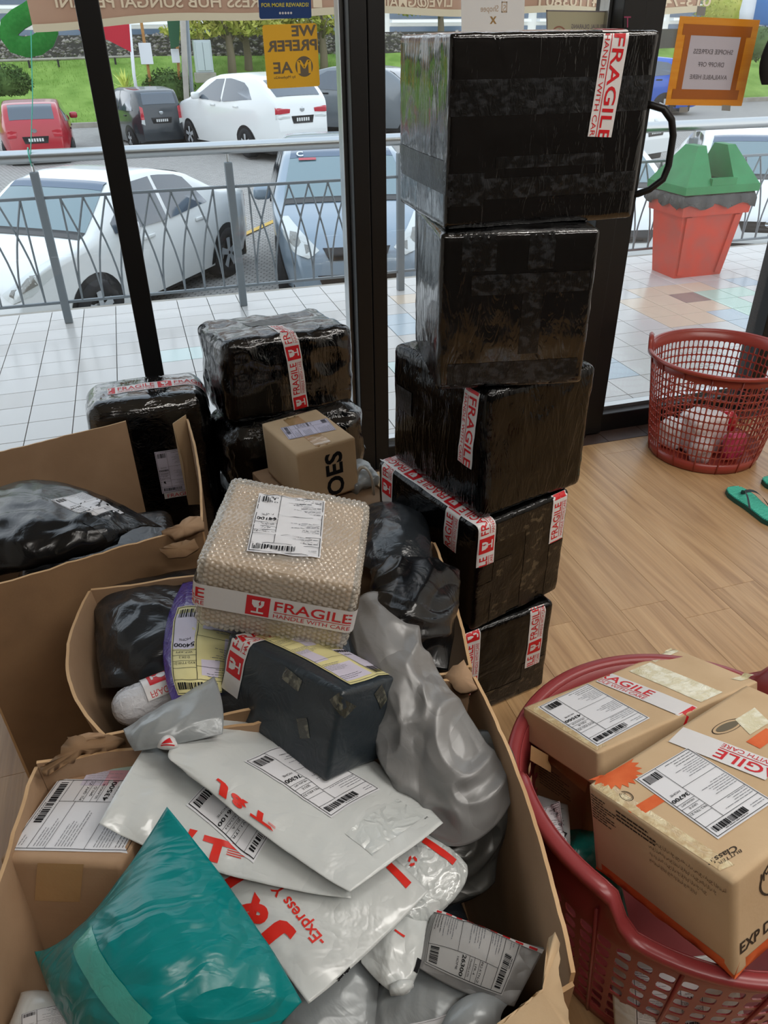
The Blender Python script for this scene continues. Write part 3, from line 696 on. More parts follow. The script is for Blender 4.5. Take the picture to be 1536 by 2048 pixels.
stuck('warning_sign', 'cream sign with a mirrored no entry figure beside the door post', 'sign', ((1092, 20), (1222, 22), (1094, 110)), YG, a_no, 'sign_cream')
def a_or(A, W, H):
    o, b = 'tape_orange', 'tape_brown'
    A.rect(W*.115, H*.16, W*.845, H*.80, 'sign_paper', 1)
    A.rect(W*.10, H*.08, W*.17, H*.88, b, 2); A.rect(W*.80, H*.08, W*.87, H*.88, b, 2)
    A.rect(W*.06, H*.80, W*.92, H*.92, b, 3); A.rect(W*.06, H*.075, W*.92, H*.19, b, 3)
    for i, (s, y, w) in enumerate((('SHOPEE EXPRESS', .60, .50), ('DROPP OFF', .455, .33), ('AVAILABLE HERE', .31, .48))):
        A.text(s, W*.485, H*y, H*.055, 'sign_text', 4, w=W*w, align='c', bold=.01, mirror=True)
stuck('orange_notice', 'white notice framed in orange tape on the glass door', 'notice', ((1360, 32), (1520, 40), (1330, 210)), YG, a_or, 'tape_orange')
for q, lb in ((((1395, 12), (1412, 14), (1392, 30)), 'grey tape piece above the orange notice'), (((1359, 214), (1376, 214), (1358, 225)), 'grey tape piece under the left of the orange notice'), (((1444, 210), (1461, 211), (1443, 221)), 'grey tape piece under the right of the orange notice')):
    stuck('tape_piece', lb, 'tape', q, YG-.004, lambda A, W, H: None, 'grey_tape', group='grey tape pieces round the orange notice')
stuck('letter_sticker', 'small pink letter T on the black door post', 'sticker', ((1247, 30), (1262, 30), (1247, 55)), 2.617, lambda A, W, H: A.text('T', W/2, 0, H*.95, 'pink_ink', 1, align='c'), 'black_metal') if mat('pink_ink', '#8d2f56', .6) else 0
# black cloth hanging by the door, cropped by the frame
c = pY(1536, 105, 2.6); P = []
for a in np.linspace(0, 2*math.pi, 20, endpoint=False):
    pass
t = thing('cloth_bag', 'black soft pouch hanging on the door by the orange notice', 'bag', c)
g = Geo(); prof = []
for k in range(15):
    f = k/14; z = .16-f*.25; r = .014+.038*math.sin(math.pi*min(1, f*.92)**1.6)
    prof.append((max(r, .002), z))
g.lathe(prof, 18, c+np.array([.038, 0, -.01]), sx=1.15, sy=.55); g.make('pouch', 'black_cloth', t, True)
Geo().tube([c+np.array([.038, 0, .14]), c+np.array([.04, .01, .3]), c+np.array([.04, .05, .36])], .004, 6).make('strap', 'black_cloth', t)

# ------------------------------------------------------------------ railing
YR = 5.125
rl = thing('railing', 'grey steel railing with curved bars along the tiled walkway', 'railing', (1.7, YR, 0))
posts = [-1.655+1.113*k for k in range(8)]
hr = Geo().tube([(x, YR, .965) for x in np.linspace(-2.5, 7.2, 20)], .036, 14).make('handrail', 'steel', rl, True)
Geo().bbox((-2.5, YR-.01, .735), (7.2, YR+.01, .752), .003).make('mid_rail', 'dull_steel', rl)
Geo().bbox((-2.5, YR-.01, .122), (7.2, YR+.01, .139), .003).make('bottom_rail', 'dull_steel', rl)
for x in posts:
    Geo().bbox((x-.024, YR-.024, 0), (x+.024, YR+.024, .885), .005).make('post', 'dull_steel', rl)
    Geo().tube([(x, YR, .885), (x, YR, .94)], .009, 8).make('pin', 'steel', rl)
for x in posts[:-1]:
    for k in range(8):
        xn = x+.11+k*.1275
        for sgn in (-1, 1):
            xe = xn+sgn*.1275
            if xe < x+.03 or xe > x+1.085: xe = xn; 
            if xe == xn and sgn == 1 and k not in (0, 7): continue
            tt = np.linspace(0, 1, 8)
            Geo().tube([(xn+(xe-xn)*math.sin(q*math.pi/2), YR+.002*sgn, .737-.6*q) for q in tt], .0062, 5, caps=False).make('curved_bar', 'dull_steel', rl, True)

# banner tied up at the walkway edge, seen from behind
bn = thing('banner', 'brown cloth banner with mirrored lettering hung over the walkway edge', 'banner', (1.7, YR-.04, 1.58))
xs = np.linspace(-.375, 3.74, 60); zs = np.linspace(0, 1, 8)
zb = lambda x: 1.575+.06*np.clip((x+.375)/1.5, 0, 1)+.01*np.sin(x*5.3)
P = np.array([[(x, YR-.04+.012*math.sin(x*4)+.008*math.sin(x*11+z*3), zb(x)+.028+z*.6) for z in zs] for x in xs])
Geo().grid(P, 0, True).make('cloth', 'banner_back', bn, True)
P = np.array([[(x, YR-.047+.012*math.sin(x*4)+.008*math.sin(x*11), zb(x)-.004+z*.036) for z in (0, .5, 1)] for x in xs])
Geo().grid(P, 0, True).make('hem', 'banner_hem', bn, True)
A = Art(); px2x = lambda p: pY(p, 8, YR)[0]
def btxt(s, xa, xb, h=.055): A.text(s, px2x(xa), 1.672, h, 'banner_text', 1, w=px2x(xb)-px2x(xa), bold=.015, mirror=True)
btxt('EXPRESS HUB SUNGAI PETANI', 112, 572); btxt('LIVE@GMAIL.COM', 690, 900); btxt('013-4110380', 1083, 1245); btxt('013-7440', 1290, 1412)
A.rect(px2x(622), 1.668, px2x(640), 1.735, 'banner_text', 1); A.rect(px2x(1069), 1.66, px2x(1073), 1.735, 'banner_text', 1)
lay('lettering', A, lambda uv: (np.stack([uv[:, 0], YR-.04+.012*np.sin(uv[:, 0]*4)+.008*np.sin(uv[:, 0]*11+(uv[:, 1]-1.65)*5)-.004, uv[:, 1]], 1), np.repeat([[0, -1., 0]], len(uv), 0)), bn, .1, .001, .0005)
t = thing('string', 'thin teal string tying the banner corner down to the railing post', 'string', (-.37, YR-.05, 1.57))
pa, pb = pY(62, 62, YR-.05), np.array([posts[1]+.0, YR-.03, .95])
g = Geo(); g.tube([pa, (pa*.5+pb*.5)+np.array([.01, 0, 0]), pb], .0028, 5)
g.tube([pb+np.array([.036*math.cos(a)*0, -.012+.048*math.sin(a)+.03, .015+.048*math.cos(a)]) for a in np.linspace(0, 2*math.pi, 14)], .003, 5, caps=False)
g.make('cord', 'string_teal', t)
# green felt letter hanging beyond the banner
YS = 5.9
pth = [(95, 44), (100, 60), (94, 80), (75, 93), (50, 97), (26, 91), (12, 72), (16, 52), (34, 38), (58, 27), (82, 12), (98, -10), (98, -40), (75, -58), (45, -60), (20, -45)]
ctr = np.array([pY(*q, YS) for q in pth]); ctr = np.array([ctr[0]]+[(ctr[max(i-1, 0)]+2*ctr[i]+ctr[min(i+1, len(ctr)-1)])/4 for i in range(1, len(ctr)-1)]+[ctr[-1]])
tg = np.gradient(ctr, axis=0); tg /= np.linalg.norm(tg, axis=1)[:, None]; sd = np.stack([-tg[:, 2], tg[:, 1]*0, tg[:, 0]], 1); hwid = .055
t = thing('sign_letter', 'big green felt letter S hanging beyond the banner', 'sign', ctr[4]-np.array([0, 0, hwid]))
q = lambda s_, d: ctr+sd*s_*hwid+np.array([0, d, 0])
g = Geo(); g.grid(np.stack([q(-1, 0), q(-.4, -.012), q(.4, -.012), q(1, 0)], 1)); g.grid(np.stack([q(-1, .06), q(1, .06)], 1), 0, True); g.grid(np.stack([q(-1, .06), q(-1, 0)], 1), 1); g.grid(np.stack([q(1, 0), q(1, .06)], 1), 1)
for e in (0, -1): g.add([q(-1, 0)[e], q(1, 0)[e], q(1, .06)[e], q(-1, .06)[e]], [(0, 1, 2, 3)], 1)
g.make('letter', ['felt_green', 'felt_edge'], t, True)
a, W = ctr[13]-np.array([.05, 0, .38]), .1

Geo().tube([(a[0]+W*.4, YS+.025, a[2]+.38), (a[0]+W*.4, YS+.025, 2.6)], .006, 6).make('hanging_wire', 'dull_steel', t)

# ================================================================== CARS AND THE FAR SIDE OF THE CAR PARK
CARP = {
 'sedan': dict(L=4.4, W=1.70, H=1.48, belt=.93, wb=2.6, fo=.85, top=[(0, .55), (.02, .86), (.12, .98), (.55, 1.05), (.95, 1.10), (1.5, 1.36), (2.0, 1.46), (2.45, 1.47), (2.85, 1.40), (3.45, 1.02), (3.9, .92), (4.2, .80), (4.36, .66), (4.4, .45)], screen=(2.78, 3.44), rear=(.98, 1.55), side=[(1.32, 1.0), (1.62, 1.34), (2.1, 1.40), (2.6, 1.385), (3.12, 1.08), (3.15, .98), (2.2, .955)], pil=(2.14, 2.2)),
 'hatch': dict(L=3.9, W=1.70, H=1.50, belt=.95, wb=2.5, fo=.75, top=[(0, .5), (.02, .95), (.08, 1.12), (.28, 1.38), (.5, 1.47), (1.2, 1.51), (1.8, 1.49), (2.25, 1.41), (3.0, 1.03), (3.4, .92), (3.7, .80), (3.86, .62), (3.9, .42)], screen=(2.15, 3.0), rear=(.09, .42), side=[(.42, 1.06), (.58, 1.36), (1.2, 1.43), (1.9, 1.40), (2.62, 1.10), (2.66, 1.0), (1.5, .97)], pil=(1.5, 1.56)),
 'suv': dict(L=4.75, W=1.86, H=1.70, belt=1.12, wb=2.74, fo=.95, top=[(0, .6), (.03, 1.08), (.12, 1.25), (.5, 1.52), (.75, 1.62), (1.6, 1.70), (2.3, 1.67), (2.8, 1.58), (3.55, 1.18), (4.1, 1.08), (4.5, .95), (4.7, .78), (4.75, .5)], screen=(2.72, 3.52), rear=(.14, .62), side=[(.72, 1.2), (1.0, 1.5), (1.7, 1.59), (2.4, 1.56), (3.1, 1.24), (3.15, 1.15), (2.0, 1.12)], pil=(1.95, 2.02)),
 'box': dict(L=3.9, W=1.68, H=1.62, belt=1.0, wb=2.45, fo=.75, top=[(0, .5), (.01, 1.0), (.05, 1.2), (.18, 1.48), (.34, 1.57), (1.2, 1.62), (2.0, 1.60), (2.4, 1.5), (3.05, 1.1), (3.4, 1.0), (3.75, .85), (3.87, .65), (3.9, .42)], screen=(2.3, 3.03), rear=(.055, .22), side=[(.35, 1.06), (.45, 1.46), (1.2, 1.54), (2.0, 1.5), (2.75, 1.14), (2.78, 1.05), (1.5, 1.03)], pil=(1.45, 1.51)),
}
def car(name, label, kind, loc, ang, paint, group='cars parked outside the shop', scale=1., face='both', screen='car_screen', plate=True):
    k = CARP[kind]; L, W, H, belt = k['L'], k['W'], k['H'], k['belt']; T = np.array(k['top'])
    t = thing(name, label, 'car', loc, group, ang); t.scale = (scale,)*3
    zt = lambda x: np.interp(x, T[:, 0], T[:, 1])
    def hw(x, z):
        e = np.abs((x-L/2)/(L/2)); p = (1-np.clip(e, 0, 1)**5*.30)
        b = np.clip((z-belt)/(H-belt), 0, 1.2); s = 1-.27*b**1.1; lo = 1-.07*np.clip((.45-z)/.25, 0, 1)
        return W/2*p*s*lo
    ox = -L/2
    sx = np.unique(np.concatenate([np.linspace(0, L, 46), [.03, .08, L-.02, L-.06]]))
    fz = np.array([0, .12, .3, .5, .68, .82, .92, 1.0]); ny = np.array([.94, .82, .55, .25, 0])
    rows = []
    for x in sx:
        z1 = zt(x); z0 = .22+.16*max(0, (x-L+.5)/.5)**2*.5+.2*max(0, (.35-x)/.35)**2*.3
        r = []
        for f in fz:
            z = z0+(z1-.035-z0)*f; r.append((x, hw(x, z), z))
        w1 = hw(x, z1-.035)
        for q in ny: r.append((x, w1*q, z1-.035+.035*(1-q**4)**.5 if True else z1))
        rows.append([(x, -y, z) for x, y, z in r]+[(x, y, z) for x, y, z in r[::-1][1:]])
    P = np.array(rows); P[:, :, 0] += ox
    g = Geo().grid(P); n = P.shape[1]
    for rr_ in (0, len(sx)-1):
        V = P[rr_]; g.add(np.concatenate([V, [V.mean(0)]]), [((i+1, i, n) if rr_ else (i, i+1, n)) for i in range(n-1)]+[((0, n-1, n) if rr_ else (n-1, 0, n))])
    g.make('body', paint, t, True, True)
    def on_side(pts, sgn, mt, nm, e=.006):
        p = np.asarray(pts, float); c = p.mean(0); V, F = [], []; R = 5
        for r in range(R+1):
            for q in p:
                z = c+(q-c)*r/R; V.append((z[0]+ox, sgn*(hw(z[0], z[1])+e), z[1]))
        m_ = len(p)
        for r in range(R):
            for i in range(m_):
                f = (r*m_+i, r*m_+(i+1) % m_, (r+1)*m_+(i+1) % m_, (r+1)*m_+i); F.append(f if sgn < 0 else f[::-1])
        return mk(nm, V, F, mt, t, None, True, True)
    def on_top(x0, x1, f0, f1, mt, nm, e=.008, a=0.):
        V = []
        for i in range(9):
            x = x0+(x1-x0)*i/8; w_ = hw(x, zt(x)-.035)
            for j in range(11):
                y = w_*(f0+(f1-f0)*j/10); q = abs(y/w_) if w_ else 0; V.append((x+ox, y, zt(x)-.035+.035*(1-min(q, 1)**4)**.5+e))
        return Geo().grid(np.array(V).reshape(9, 11, 3), 0, (x1 < x0)).make(nm, mt, t, True, True)
    def on_end(poly, front, mt, nm, e=.008):
        """polygon in (y, z) pushed on to the nose or tail"""
        p = np.asarray(poly, float); q_ = np.roll(p, -1, 0); p = np.stack([p+(q_-p)*f for f in (0, .25, .5, .75)], 1).reshape(-1, 2); c = p.mean(0); V, F, R = [], [], 7; m_ = len(p)
        def xs_(y, z):
            q = np.linspace(L, L*.55, 240) if front else np.linspace(0, L*.45, 240)
            ok = (zt(q) >= z) & (hw(q, np.full_like(q, z)) >= abs(y)); i = int(np.argmax(ok)); return q[i]
        for r in range(R+1):
            for q in p:
                z = c+(q-c)*r/R; V.append((xs_(*z)+ox+(e if front else -e), z[0], z[1]))
        for r in range(R):
            for i in range(m_): F.append((r*m_+i, r*m_+(i+1) % m_, (r+1)*m_+(i+1) % m_, (r+1)*m_+i))
        return mk(nm, V, F, mt, t, None, True, True)
    sd = np.array(k['side']); pa, pb = k['pil']
    for sgn in (1, -1):
        top = sd[1:5]; 
        zu = lambda x: np.interp(x, sd[:5, 0], sd[:5, 1]); zl = lambda x: np.interp(x, [sd[0, 0], sd[6, 0], sd[5, 0]], [sd[0, 1], sd[6, 1], sd[5, 1]])
        for x0, x1 in ((sd[0, 0], pa), (pb, sd[5, 0]-.02)):
            q = np.linspace(x0, x1, 7); on_side([(x, zu(x)) for x in q]+[(x, zl(x)) for x in q[::-1]], sgn, 'car_glass', 'side_window')
        for x in (sd[6, 0]-.75, sd[6, 0]+.3):
            g = Geo(); y = sgn*(hw(x, belt-.1)+.02); g.bbox((x+ox, min(y, y-.02*sgn), belt-.1), (x+ox+.2, max(y, y-.02*sgn), belt-.06), .008); g.make('door_handle', paint if paint in ('paint_white', 'paint_silver') else 'trim_black', t, True, True)
        x = sd[5, 0]-.12; y = sgn*(hw(x, belt)+.10)
        g = Geo(); g.bbox((x+ox-.07, y-.10, belt+.02), (x+ox+.07, y+.10, belt+.17), .045); g.make('mirror', paint, t, True, True)
        for xc in (k['fo']*-1+L, L-k['fo']-k['wb']):
            g = Geo(); a = np.linspace(0, math.pi, 15)
            arch = [(xc+.385*math.cos(q), .30+.385*math.sin(q)) for q in a]; on_side(arch+[(xc-.385, .24), (xc+.385, .24)], sgn, 'trim_black', 'arch_shade', .003)  # flat dark patch stands in for the shaded hollow round the wheel
            yw = sgn*(hw(xc, .4)+.012); R_ = .315
            wv = [(R_*.55, .0), (R_*.66, .018), (R_*.95, .012), (R_, -.03), (R_, -.2)]
            g.lathe(wv, 28, (0, 0, 0), 0); Vw = np.concatenate(g.V); Vw = np.stack([Vw[:, 0]+xc+ox, yw+Vw[:, 2]*sgn, Vw[:, 1]+.315], 1)
            o = mk('wheel', Vw, g.F, 'tyre', t, None, True, True)
            g = Geo(); g.lathe([(.03, .0), (.06, -.0), (R_*.62, -.035), (R_*.66, .008)], 28)
            Vw = np.concatenate(g.V); Vw = np.stack([Vw[:, 0]+xc+ox, yw+Vw[:, 2]*sgn-.03*sgn, Vw[:, 1]+.315], 1); mk('rim', Vw, g.F, 'tyre', o, None, True, True)
            g = Geo()
            for s_ in range(5):
                a_ = 2*math.pi*s_/5+.3; c_, n_ = math.cos(a_), math.sin(a_); V = []
                for rad, hwid in ((.02, .03), (R_*.64, .045)):
                    for e_ in (-1, 1): V.append((c_*rad-n_*hwid*e_, n_*rad+c_*hwid*e_))
                V = np.array(V); V3 = np.stack([V[:, 0]+xc+ox, np.full(4, yw+sgn*.008), V[:, 1]+.315], 1); g.add(V3, [(0, 1, 3, 2)])
            mk('spokes', np.concatenate(g.V), g.F, 'rim_metal', o, None, False, True)
    x0, x1 = k['screen']; on_top(x0, x1, -.86, .86, screen, 'windscreen'); on_top(x0, x0+(x1-x0)*.22, -.86, .86, 'car_band', 'sun_band', .011)
    on_top(x1-.02, x1+.1, -.86, .86, 'trim_black', 'wiper_cowl', .009)
    x0, x1 = k['rear']; on_top(x0, x1, -.82, .82, 'car_glass', 'rear_window')
    h = {'sedan': .74, 'hatch': .76, 'suv': .86, 'box': .86}[kind]; w2 = W/2
    for s in (1, -1):
        on_end([(s*w2*.90, h+.17), (s*w2*.80, h+.17), (s*w2*.62, h+.03), (s*w2*.46, h-.10), (s*w2*.60, h-.17), (s*w2*.78, h-.11), (s*w2*.88, h+.02)], True, 'lamp_clear', 'headlight')
        on_end([(s*w2*.80, h+.07), (s*w2*.72, h+.06), (s*w2*.68, h-.02), (s*w2*.74, h-.07), (s*w2*.82, h-.02)], True, 'lamp_dark', 'headlight_bowl', .012); on_end([(s*w2*.64, h-.04), (s*w2*.58, h-.05), (s*w2*.57, h-.10), (s*w2*.63, h-.12)], True, 'lamp_dark', 'headlight_bowl', .012)
        if kind in ('box',): pl = [(s*w2*.70, h+.32), (s*w2*.60, h+.28), (s*w2*.60, h-.02), (s*w2*.72, h-.02)]
        elif kind == 'suv': pl = [(s*w2*.74, h+.2), (s*w2*.34, h+.16), (s*w2*.36, h+.08), (s*w2*.74, h+.06)]
        else: pl = [(s*w2*.74, h+.18), (s*w2*.46, h+.13), (s*w2*.5, h+.0), (s*w2*.74, h-.02)]
        on_end(pl, False, 'lamp_red', 'tail_light')
        if kind in ('box', 'suv'):
            on_end([(a, b-.1) for a, b in pl] if kind == 'suv' else [(s*w2*.70, h-.02), (s*w2*.60, h-.02), (s*w2*.60, h-.16), (s*w2*.72, h-.12)], False, 'lamp_clear', 'reverse_light', .007)
    on_end([(-w2*.42, h-.08), (w2*.42, h-.08), (w2*.34, h-.2), (-w2*.34, h-.2)], True, 'trim_black', 'grille')
    a = np.linspace(0, 2*math.pi, 16, endpoint=False); on_end([(.06*math.cos(q), h-.1+.045*math.sin(q)) for q in a], True, 'chrome', 'badge', .016)
    on_end([(-w2*.5, .42), (w2*.5, .42), (w2*.44, .3), (-w2*.44, .3)], True, 'trim_black', 'lower_grille')
    on_end([(.06*math.cos(q), h+.14+.045*math.sin(q)) for q in a], False, 'chrome', 'badge', .012)
    if plate:
        on_end([(-.3, h+.02), (.3, h+.02), (.26, h-.13), (-.26, h-.13)], False, 'plate_black', 'number_plate', .012)
        for q in range(6): on_end([(-.17+q*.06, h-.02), (-.13+q*.06, h-.02), (-.13+q*.06, h-.09), (-.17+q*.06, h-.09)], False, 'plate_white', 'plate_mark', .016)
    g = Geo(); g.bbox((-L/2+.2, -W*.4, .12), (L/2-.2, W*.4, .4), .03); g.make('underbody', 'trim_black', t, False, True)
    return t
H_ = lambda dx, dy: math.atan2(dy, dx)
c1 = car('sedan_car', 'white saloon car parked nose in against the railing, left of the black parcels', 'sedan', (-.36, 9.35, GZ(9)), H_(-.60, -.80), 'paint_white', scale=.95)
c2 = car('hatchback_car', 'pale blue hatchback with a lettered windscreen facing the railing', 'hatch', (2.42, 9.75, GZ(9)), H_(-.16, -.97), 'paint_blue')
c3 = car('hatchback_car', 'white hatchback facing the railing behind the red bin', 'hatch', (5.5, 9.45, GZ(9)), H_(-.2, -.97), 'paint_white')
c4 = car('sedan_car', 'white saloon car at the right edge beyond the green bin lid', 'sedan', (8.1, 9.4, GZ(9)), H_(-.5, -.86), 'paint_white')
c5 = car('suv_car', 'white crossover car with a black number plate parked across the lane', 'suv', (2.95, 20.9, GZ(21)), H_(-.38, .92), 'paint_white', screen='car_glass')
c6 = car('hatchback_car', 'black boxy hatchback parked beside the grass bank', 'box', (.52, 23.9, GZ(23)-.12), H_(-.25, .97), 'paint_black', screen='car_glass', scale=.88)
c7 = car('hatchback_car', 'red hatchback parked tail out at the left edge', 'hatch', (-2.0, 21.8, GZ(21)-.15), H_(-.05, 1), 'paint_red', screen='car_glass', scale=.92)
c8 = car('suv_car', 'dark grey crossover car half hidden behind the white crossover', 'suv', (6.0, 23.6, GZ(23)), H_(-.75, .66), 'paint_grey', screen='car_glass')
c9 = car('sedan_car', 'white car behind the top black parcel, far across the lane', 'sedan', (9.6, 17.0, GZ(17)), H_(-.4, .9), 'paint_white', screen='car_glass')
c10 = car('pickup_car', 'bright blue four wheel drive car parked far right by the kerb', 'suv', (16.2, 25.5, GZ(24)), H_(-.9, .4), 'paint_pickup', screen='car_glass')
c11 = car('hatchback_car', 'white hatchback far off between the window post and the black parcel', 'hatch', (7.2, 25.9, GZ(26)), H_(-.95, .1), 'paint_white', screen='car_glass')
# lettering along the top of the blue car's windscreen
k = CARP['hatch']; Tp = np.array(k['top'])
A = Art(); A.text('C', -.52, .0, .085, 'print_white', 1, bold=.03); A.text('M.', .02, 0, .085, 'print_white', 1, bold=.03, w=.2); A.rect(-.5, -.07, -.3, -.03, 'lamp_red', 1); A.rect(.0, -.07, .3, -.03, 'lamp_red', 1)
def pl(uv):
    x = 2.33-uv[:, 1]; y = uv[:, 0]; z = np.interp(x, Tp[:, 0], Tp[:, 1])+.016
    loc = np.stack([x-k['L']/2, y, z], 1); a = c2.rotation_euler[2]; ca, sa = math.cos(a), math.sin(a)
    Wd = np.stack([ca*loc[:, 0]-sa*loc[:, 1], sa*loc[:, 0]+ca*loc[:, 1], loc[:, 2]], 1)+np.array(c2.location)
    n = np.array([ca*.5, sa*.5, .87]); return Wd, np.repeat(n[None], len(uv), 0)
o = lay('screen_lettering', A, pl, None, .08, .002, .001)
o.parent = c2; o.matrix_parent_inverse = Matrix.LocRotScale(c2.location, c2.rotation_euler, None).inverted()
# green permit cards on the dashboard of the white saloon
for q, lb in ((0, 'mint'),): pass

# trees, bushes, poles, signs
def blob_leaves(name, centers, n, size, mt, parent, seed):
    rr = random.Random(seed); V, F = [], []
    for _ in range(n):
        cx, cy, cz, rx, ry, rz = rr.choice(centers)
        a, b, r_ = rr.uniform(0, 6.283), math.acos(rr.uniform(-1, 1)), rr.uniform(.35, 1)**.5
        p = np.array([cx+rx*r_*math.sin(b)*math.cos(a), cy+ry*r_*math.sin(b)*math.sin(a), cz+rz*r_*math.cos(b)])
        u = np.array([rr.gauss(0, 1) for _ in range(3)]); u /= np.linalg.norm(u); w_ = np.cross(u, [rr.gauss(0, 1), rr.gauss(0, 1), rr.gauss(0, 1)]); w_ /= np.linalg.norm(w_)+1e-9
        s_ = size*rr.uniform(.6, 1.4); i = len(V); V += [p-u*s_, p+w_*s_*.4, p+u*s_, p-w_*s_*.4]; F.append((i, i+1, i+2, i+3))
    o = mk(name, V, F, mt, parent); o['kind'] = 'stuff'; return o
def tree(label, px, py, Y, crown, seed, mt='leaf_tree', h=None):
    b = pY(px, py, Y); t = thing('tree', label, 'tree', b, 'young trees on the bank')
    top = b[2]+2.1
    Geo().tube([b+np.array([0, 0, -.3]), b+np.array([.03, 0, .6]), b+np.array([-.02, 0, 1.3]), (b[0]+.05, Y, top)], [.17, .14, .11, .06], 9).make('trunk', 'bark', t, True)
    for k in range(4):
        a = k*1.7+seed; Geo().tube([b+np.array([0, 0, .95+.12*k]), b+np.array([.6*math.cos(a), .5*math.sin(a), 1.25+.15*k]), b+np.array([1.4*math.cos(a), .9*math.sin(a), 1.5+.15*k])], [.06, .04, .015], 6).make('branch', 'bark', t, True)
    blob_leaves('foliage', [(b[0]+x, Y+y, b[2]+z, rx, 1.0, rz) for x, y, z, rx, rz in crown], 2200, .12, mt, t, seed)
cr0 = [(-1.2, 0, 1.35, 1.1, .22), (.8, .2, 1.45, 1.2, .25), (0, 0, 1.75, 1.5, .3), (.2, 0, 2.3, 1.6, .5), (-.8, .3, 2.1, 1.0, .4)]
tree('young tree with a flat yellow-green crown left of the yellow sticker', 465, 152, 31.0, cr0, 1)
tree('slim tree just right of the first young tree, behind the sticker', 498, 150, 32.2, [(x*.7+.3, y, z+.2, rx*.8, rz) for x, y, z, rx, rz in cr0], 2)
tree('thin tree close against the steel edge of the window post', 648, 145, 32.0, cr0, 3)
tree('leafy tree above the top black parcel', 880, 90, 36.0, [(x, y, z, rx*1.2, rz*1.2) for x, y, z, rx, rz in cr0], 4)
def bush(label, px, py, Y, rx, rz, mt, seed, cat='bush', name='bush'):
    b = pY(px, py, Y); t = thing(name, label, cat, b)
    blob_leaves('foliage', [(b[0], Y, b[2]+rz*.9, rx, rx*.6, rz), (b[0]+rx*.4, Y, b[2]+rz*.7, rx*.7, rx*.5, rz*.8), (b[0]-rx*.4, Y, b[2]+rz*.7, rx*.7, rx*.5, rz*.8)], 2600, .06, mt, t, seed)
    Geo().lathe([(rx*.2, 0), (rx*.8, rz*.4), (rx*.8, rz*1.0), (rx*.3, rz*1.5)], 14, b, 0, 1, .6).make('stems', mt, t, True)
bush('rounded dark green bush above the red hatchback', 14, 190, 26.9, .72, .42, 'leaf_dark', 11)
bush('dark clipped bush behind the roof of the black hatchback', 342, 205, 27.3, .75, .5, 'leaf_dark', 12)
bush('dark green shrub at the far right beyond the orange notice', 1490, 120, 27.5, 1.6, .7, 'leaf_dark', 13)
bush('tall leafy shrub at the top right corner', 1450, 60, 34, 1.6, 1.0, 'leaf_tree', 14)
b = pY(252, 182, 27.4); t = thing('spiky_plant', 'pale lime spiky plant on the bank above the black hatchback', 'plant', b); rr = random.Random(5)
for k in range(26):
    a = rr.uniform(0, 6.28); e = rr.uniform(.25, 1.3); L_ = rr.uniform(.5, .8); d = np.array([math.cos(a)*math.cos(e), math.sin(a)*math.cos(e), math.sin(e)]); s_ = np.cross(d, [0, 0, 1.]); s_ /= np.linalg.norm(s_)
    p = [b, b+d*L_*.5+np.array([0, 0, .04]), b+d*L_-np.array([0, 0, .06])]
    mk('leaf', [p[0]-s_*.03, p[0]+s_*.03, p[1]+s_*.035, p[1]-s_*.035, p[2]], [(0, 1, 2, 3), (3, 2, 4)], 'leaf_lime', t)
def post(name, label, cat, px0, py0, px1, py1, Y, r, mt):
    a, b = pY(px0, py0, Y), pY(px1, py1, Y); t = thing(name, label, cat, a); Geo().tube([a-np.array([0, 0, .6]), a, b], r, 10).make('pole', mt, t, True); return t, a, b
for px0, lb, sg in ((296, 'white board on a leaning rusty pole by the spiky plant', ((276, 86), (301, 86), (276, 129))), (352, 'small white board on a thin pole left of the grey poles', ((341, 98), (357, 98), (341, 126)))):
    t, a, b = post('board_sign', lb, 'sign', px0+8, 188, px0-14 if px0 < 300 else px0, 40, 27.2, .045, 'rust')
    q = [pY(*p, 27.1) for p in sg]; Geo().bbox((q[0][0], 27.06, q[2][2]), (q[1][0], 27.12, q[0][2]), .01).make('board', 'white_sheet', t)
post('utility_pole', 'grey galvanised pole behind the black hatchback, left of a pair', 'pole', 374, 215, 362, -30, 26.4, .085, 'concrete')
post('utility_pole', 'grey galvanised pole beside the metal cabinet, right of a pair', 'pole', 386, 215, 369, -30, 26.6, .06, 'dull_steel')
q = [pY(*p, 30.2) for p in ((386, 80), (421, 80), (386, 146))]
t = thing('metal_cabinet', 'pale grey electrical cabinet on the bank beside the poles', 'cabinet', q[2])
Geo().bbox((q[0][0], 30.2, q[2][2]), (q[1][0], 30.7, q[0][2]), .02).make('housing', 'cabinet_grey', t); Geo().bbox((q[0][0]+.05, 30.17, q[2][2]+.06), ((q[0][0]+q[1][0])/2-.01, 30.2, q[0][2]-.06), .01).make('door', 'cabinet_grey', t)
Geo().bbox(((q[0][0]+q[1][0])/2+.01, 30.17, q[2][2]+.06), (q[1][0]-.05, 30.2, q[0][2]-.06), .01).make('door', 'cabinet_grey', t); Geo().bbox((q[0][0]-.06, 30.15, q[2][2]-.3), (q[1][0]+.06, 30.75, q[2][2]), .02).make('plinth', 'concrete', t)
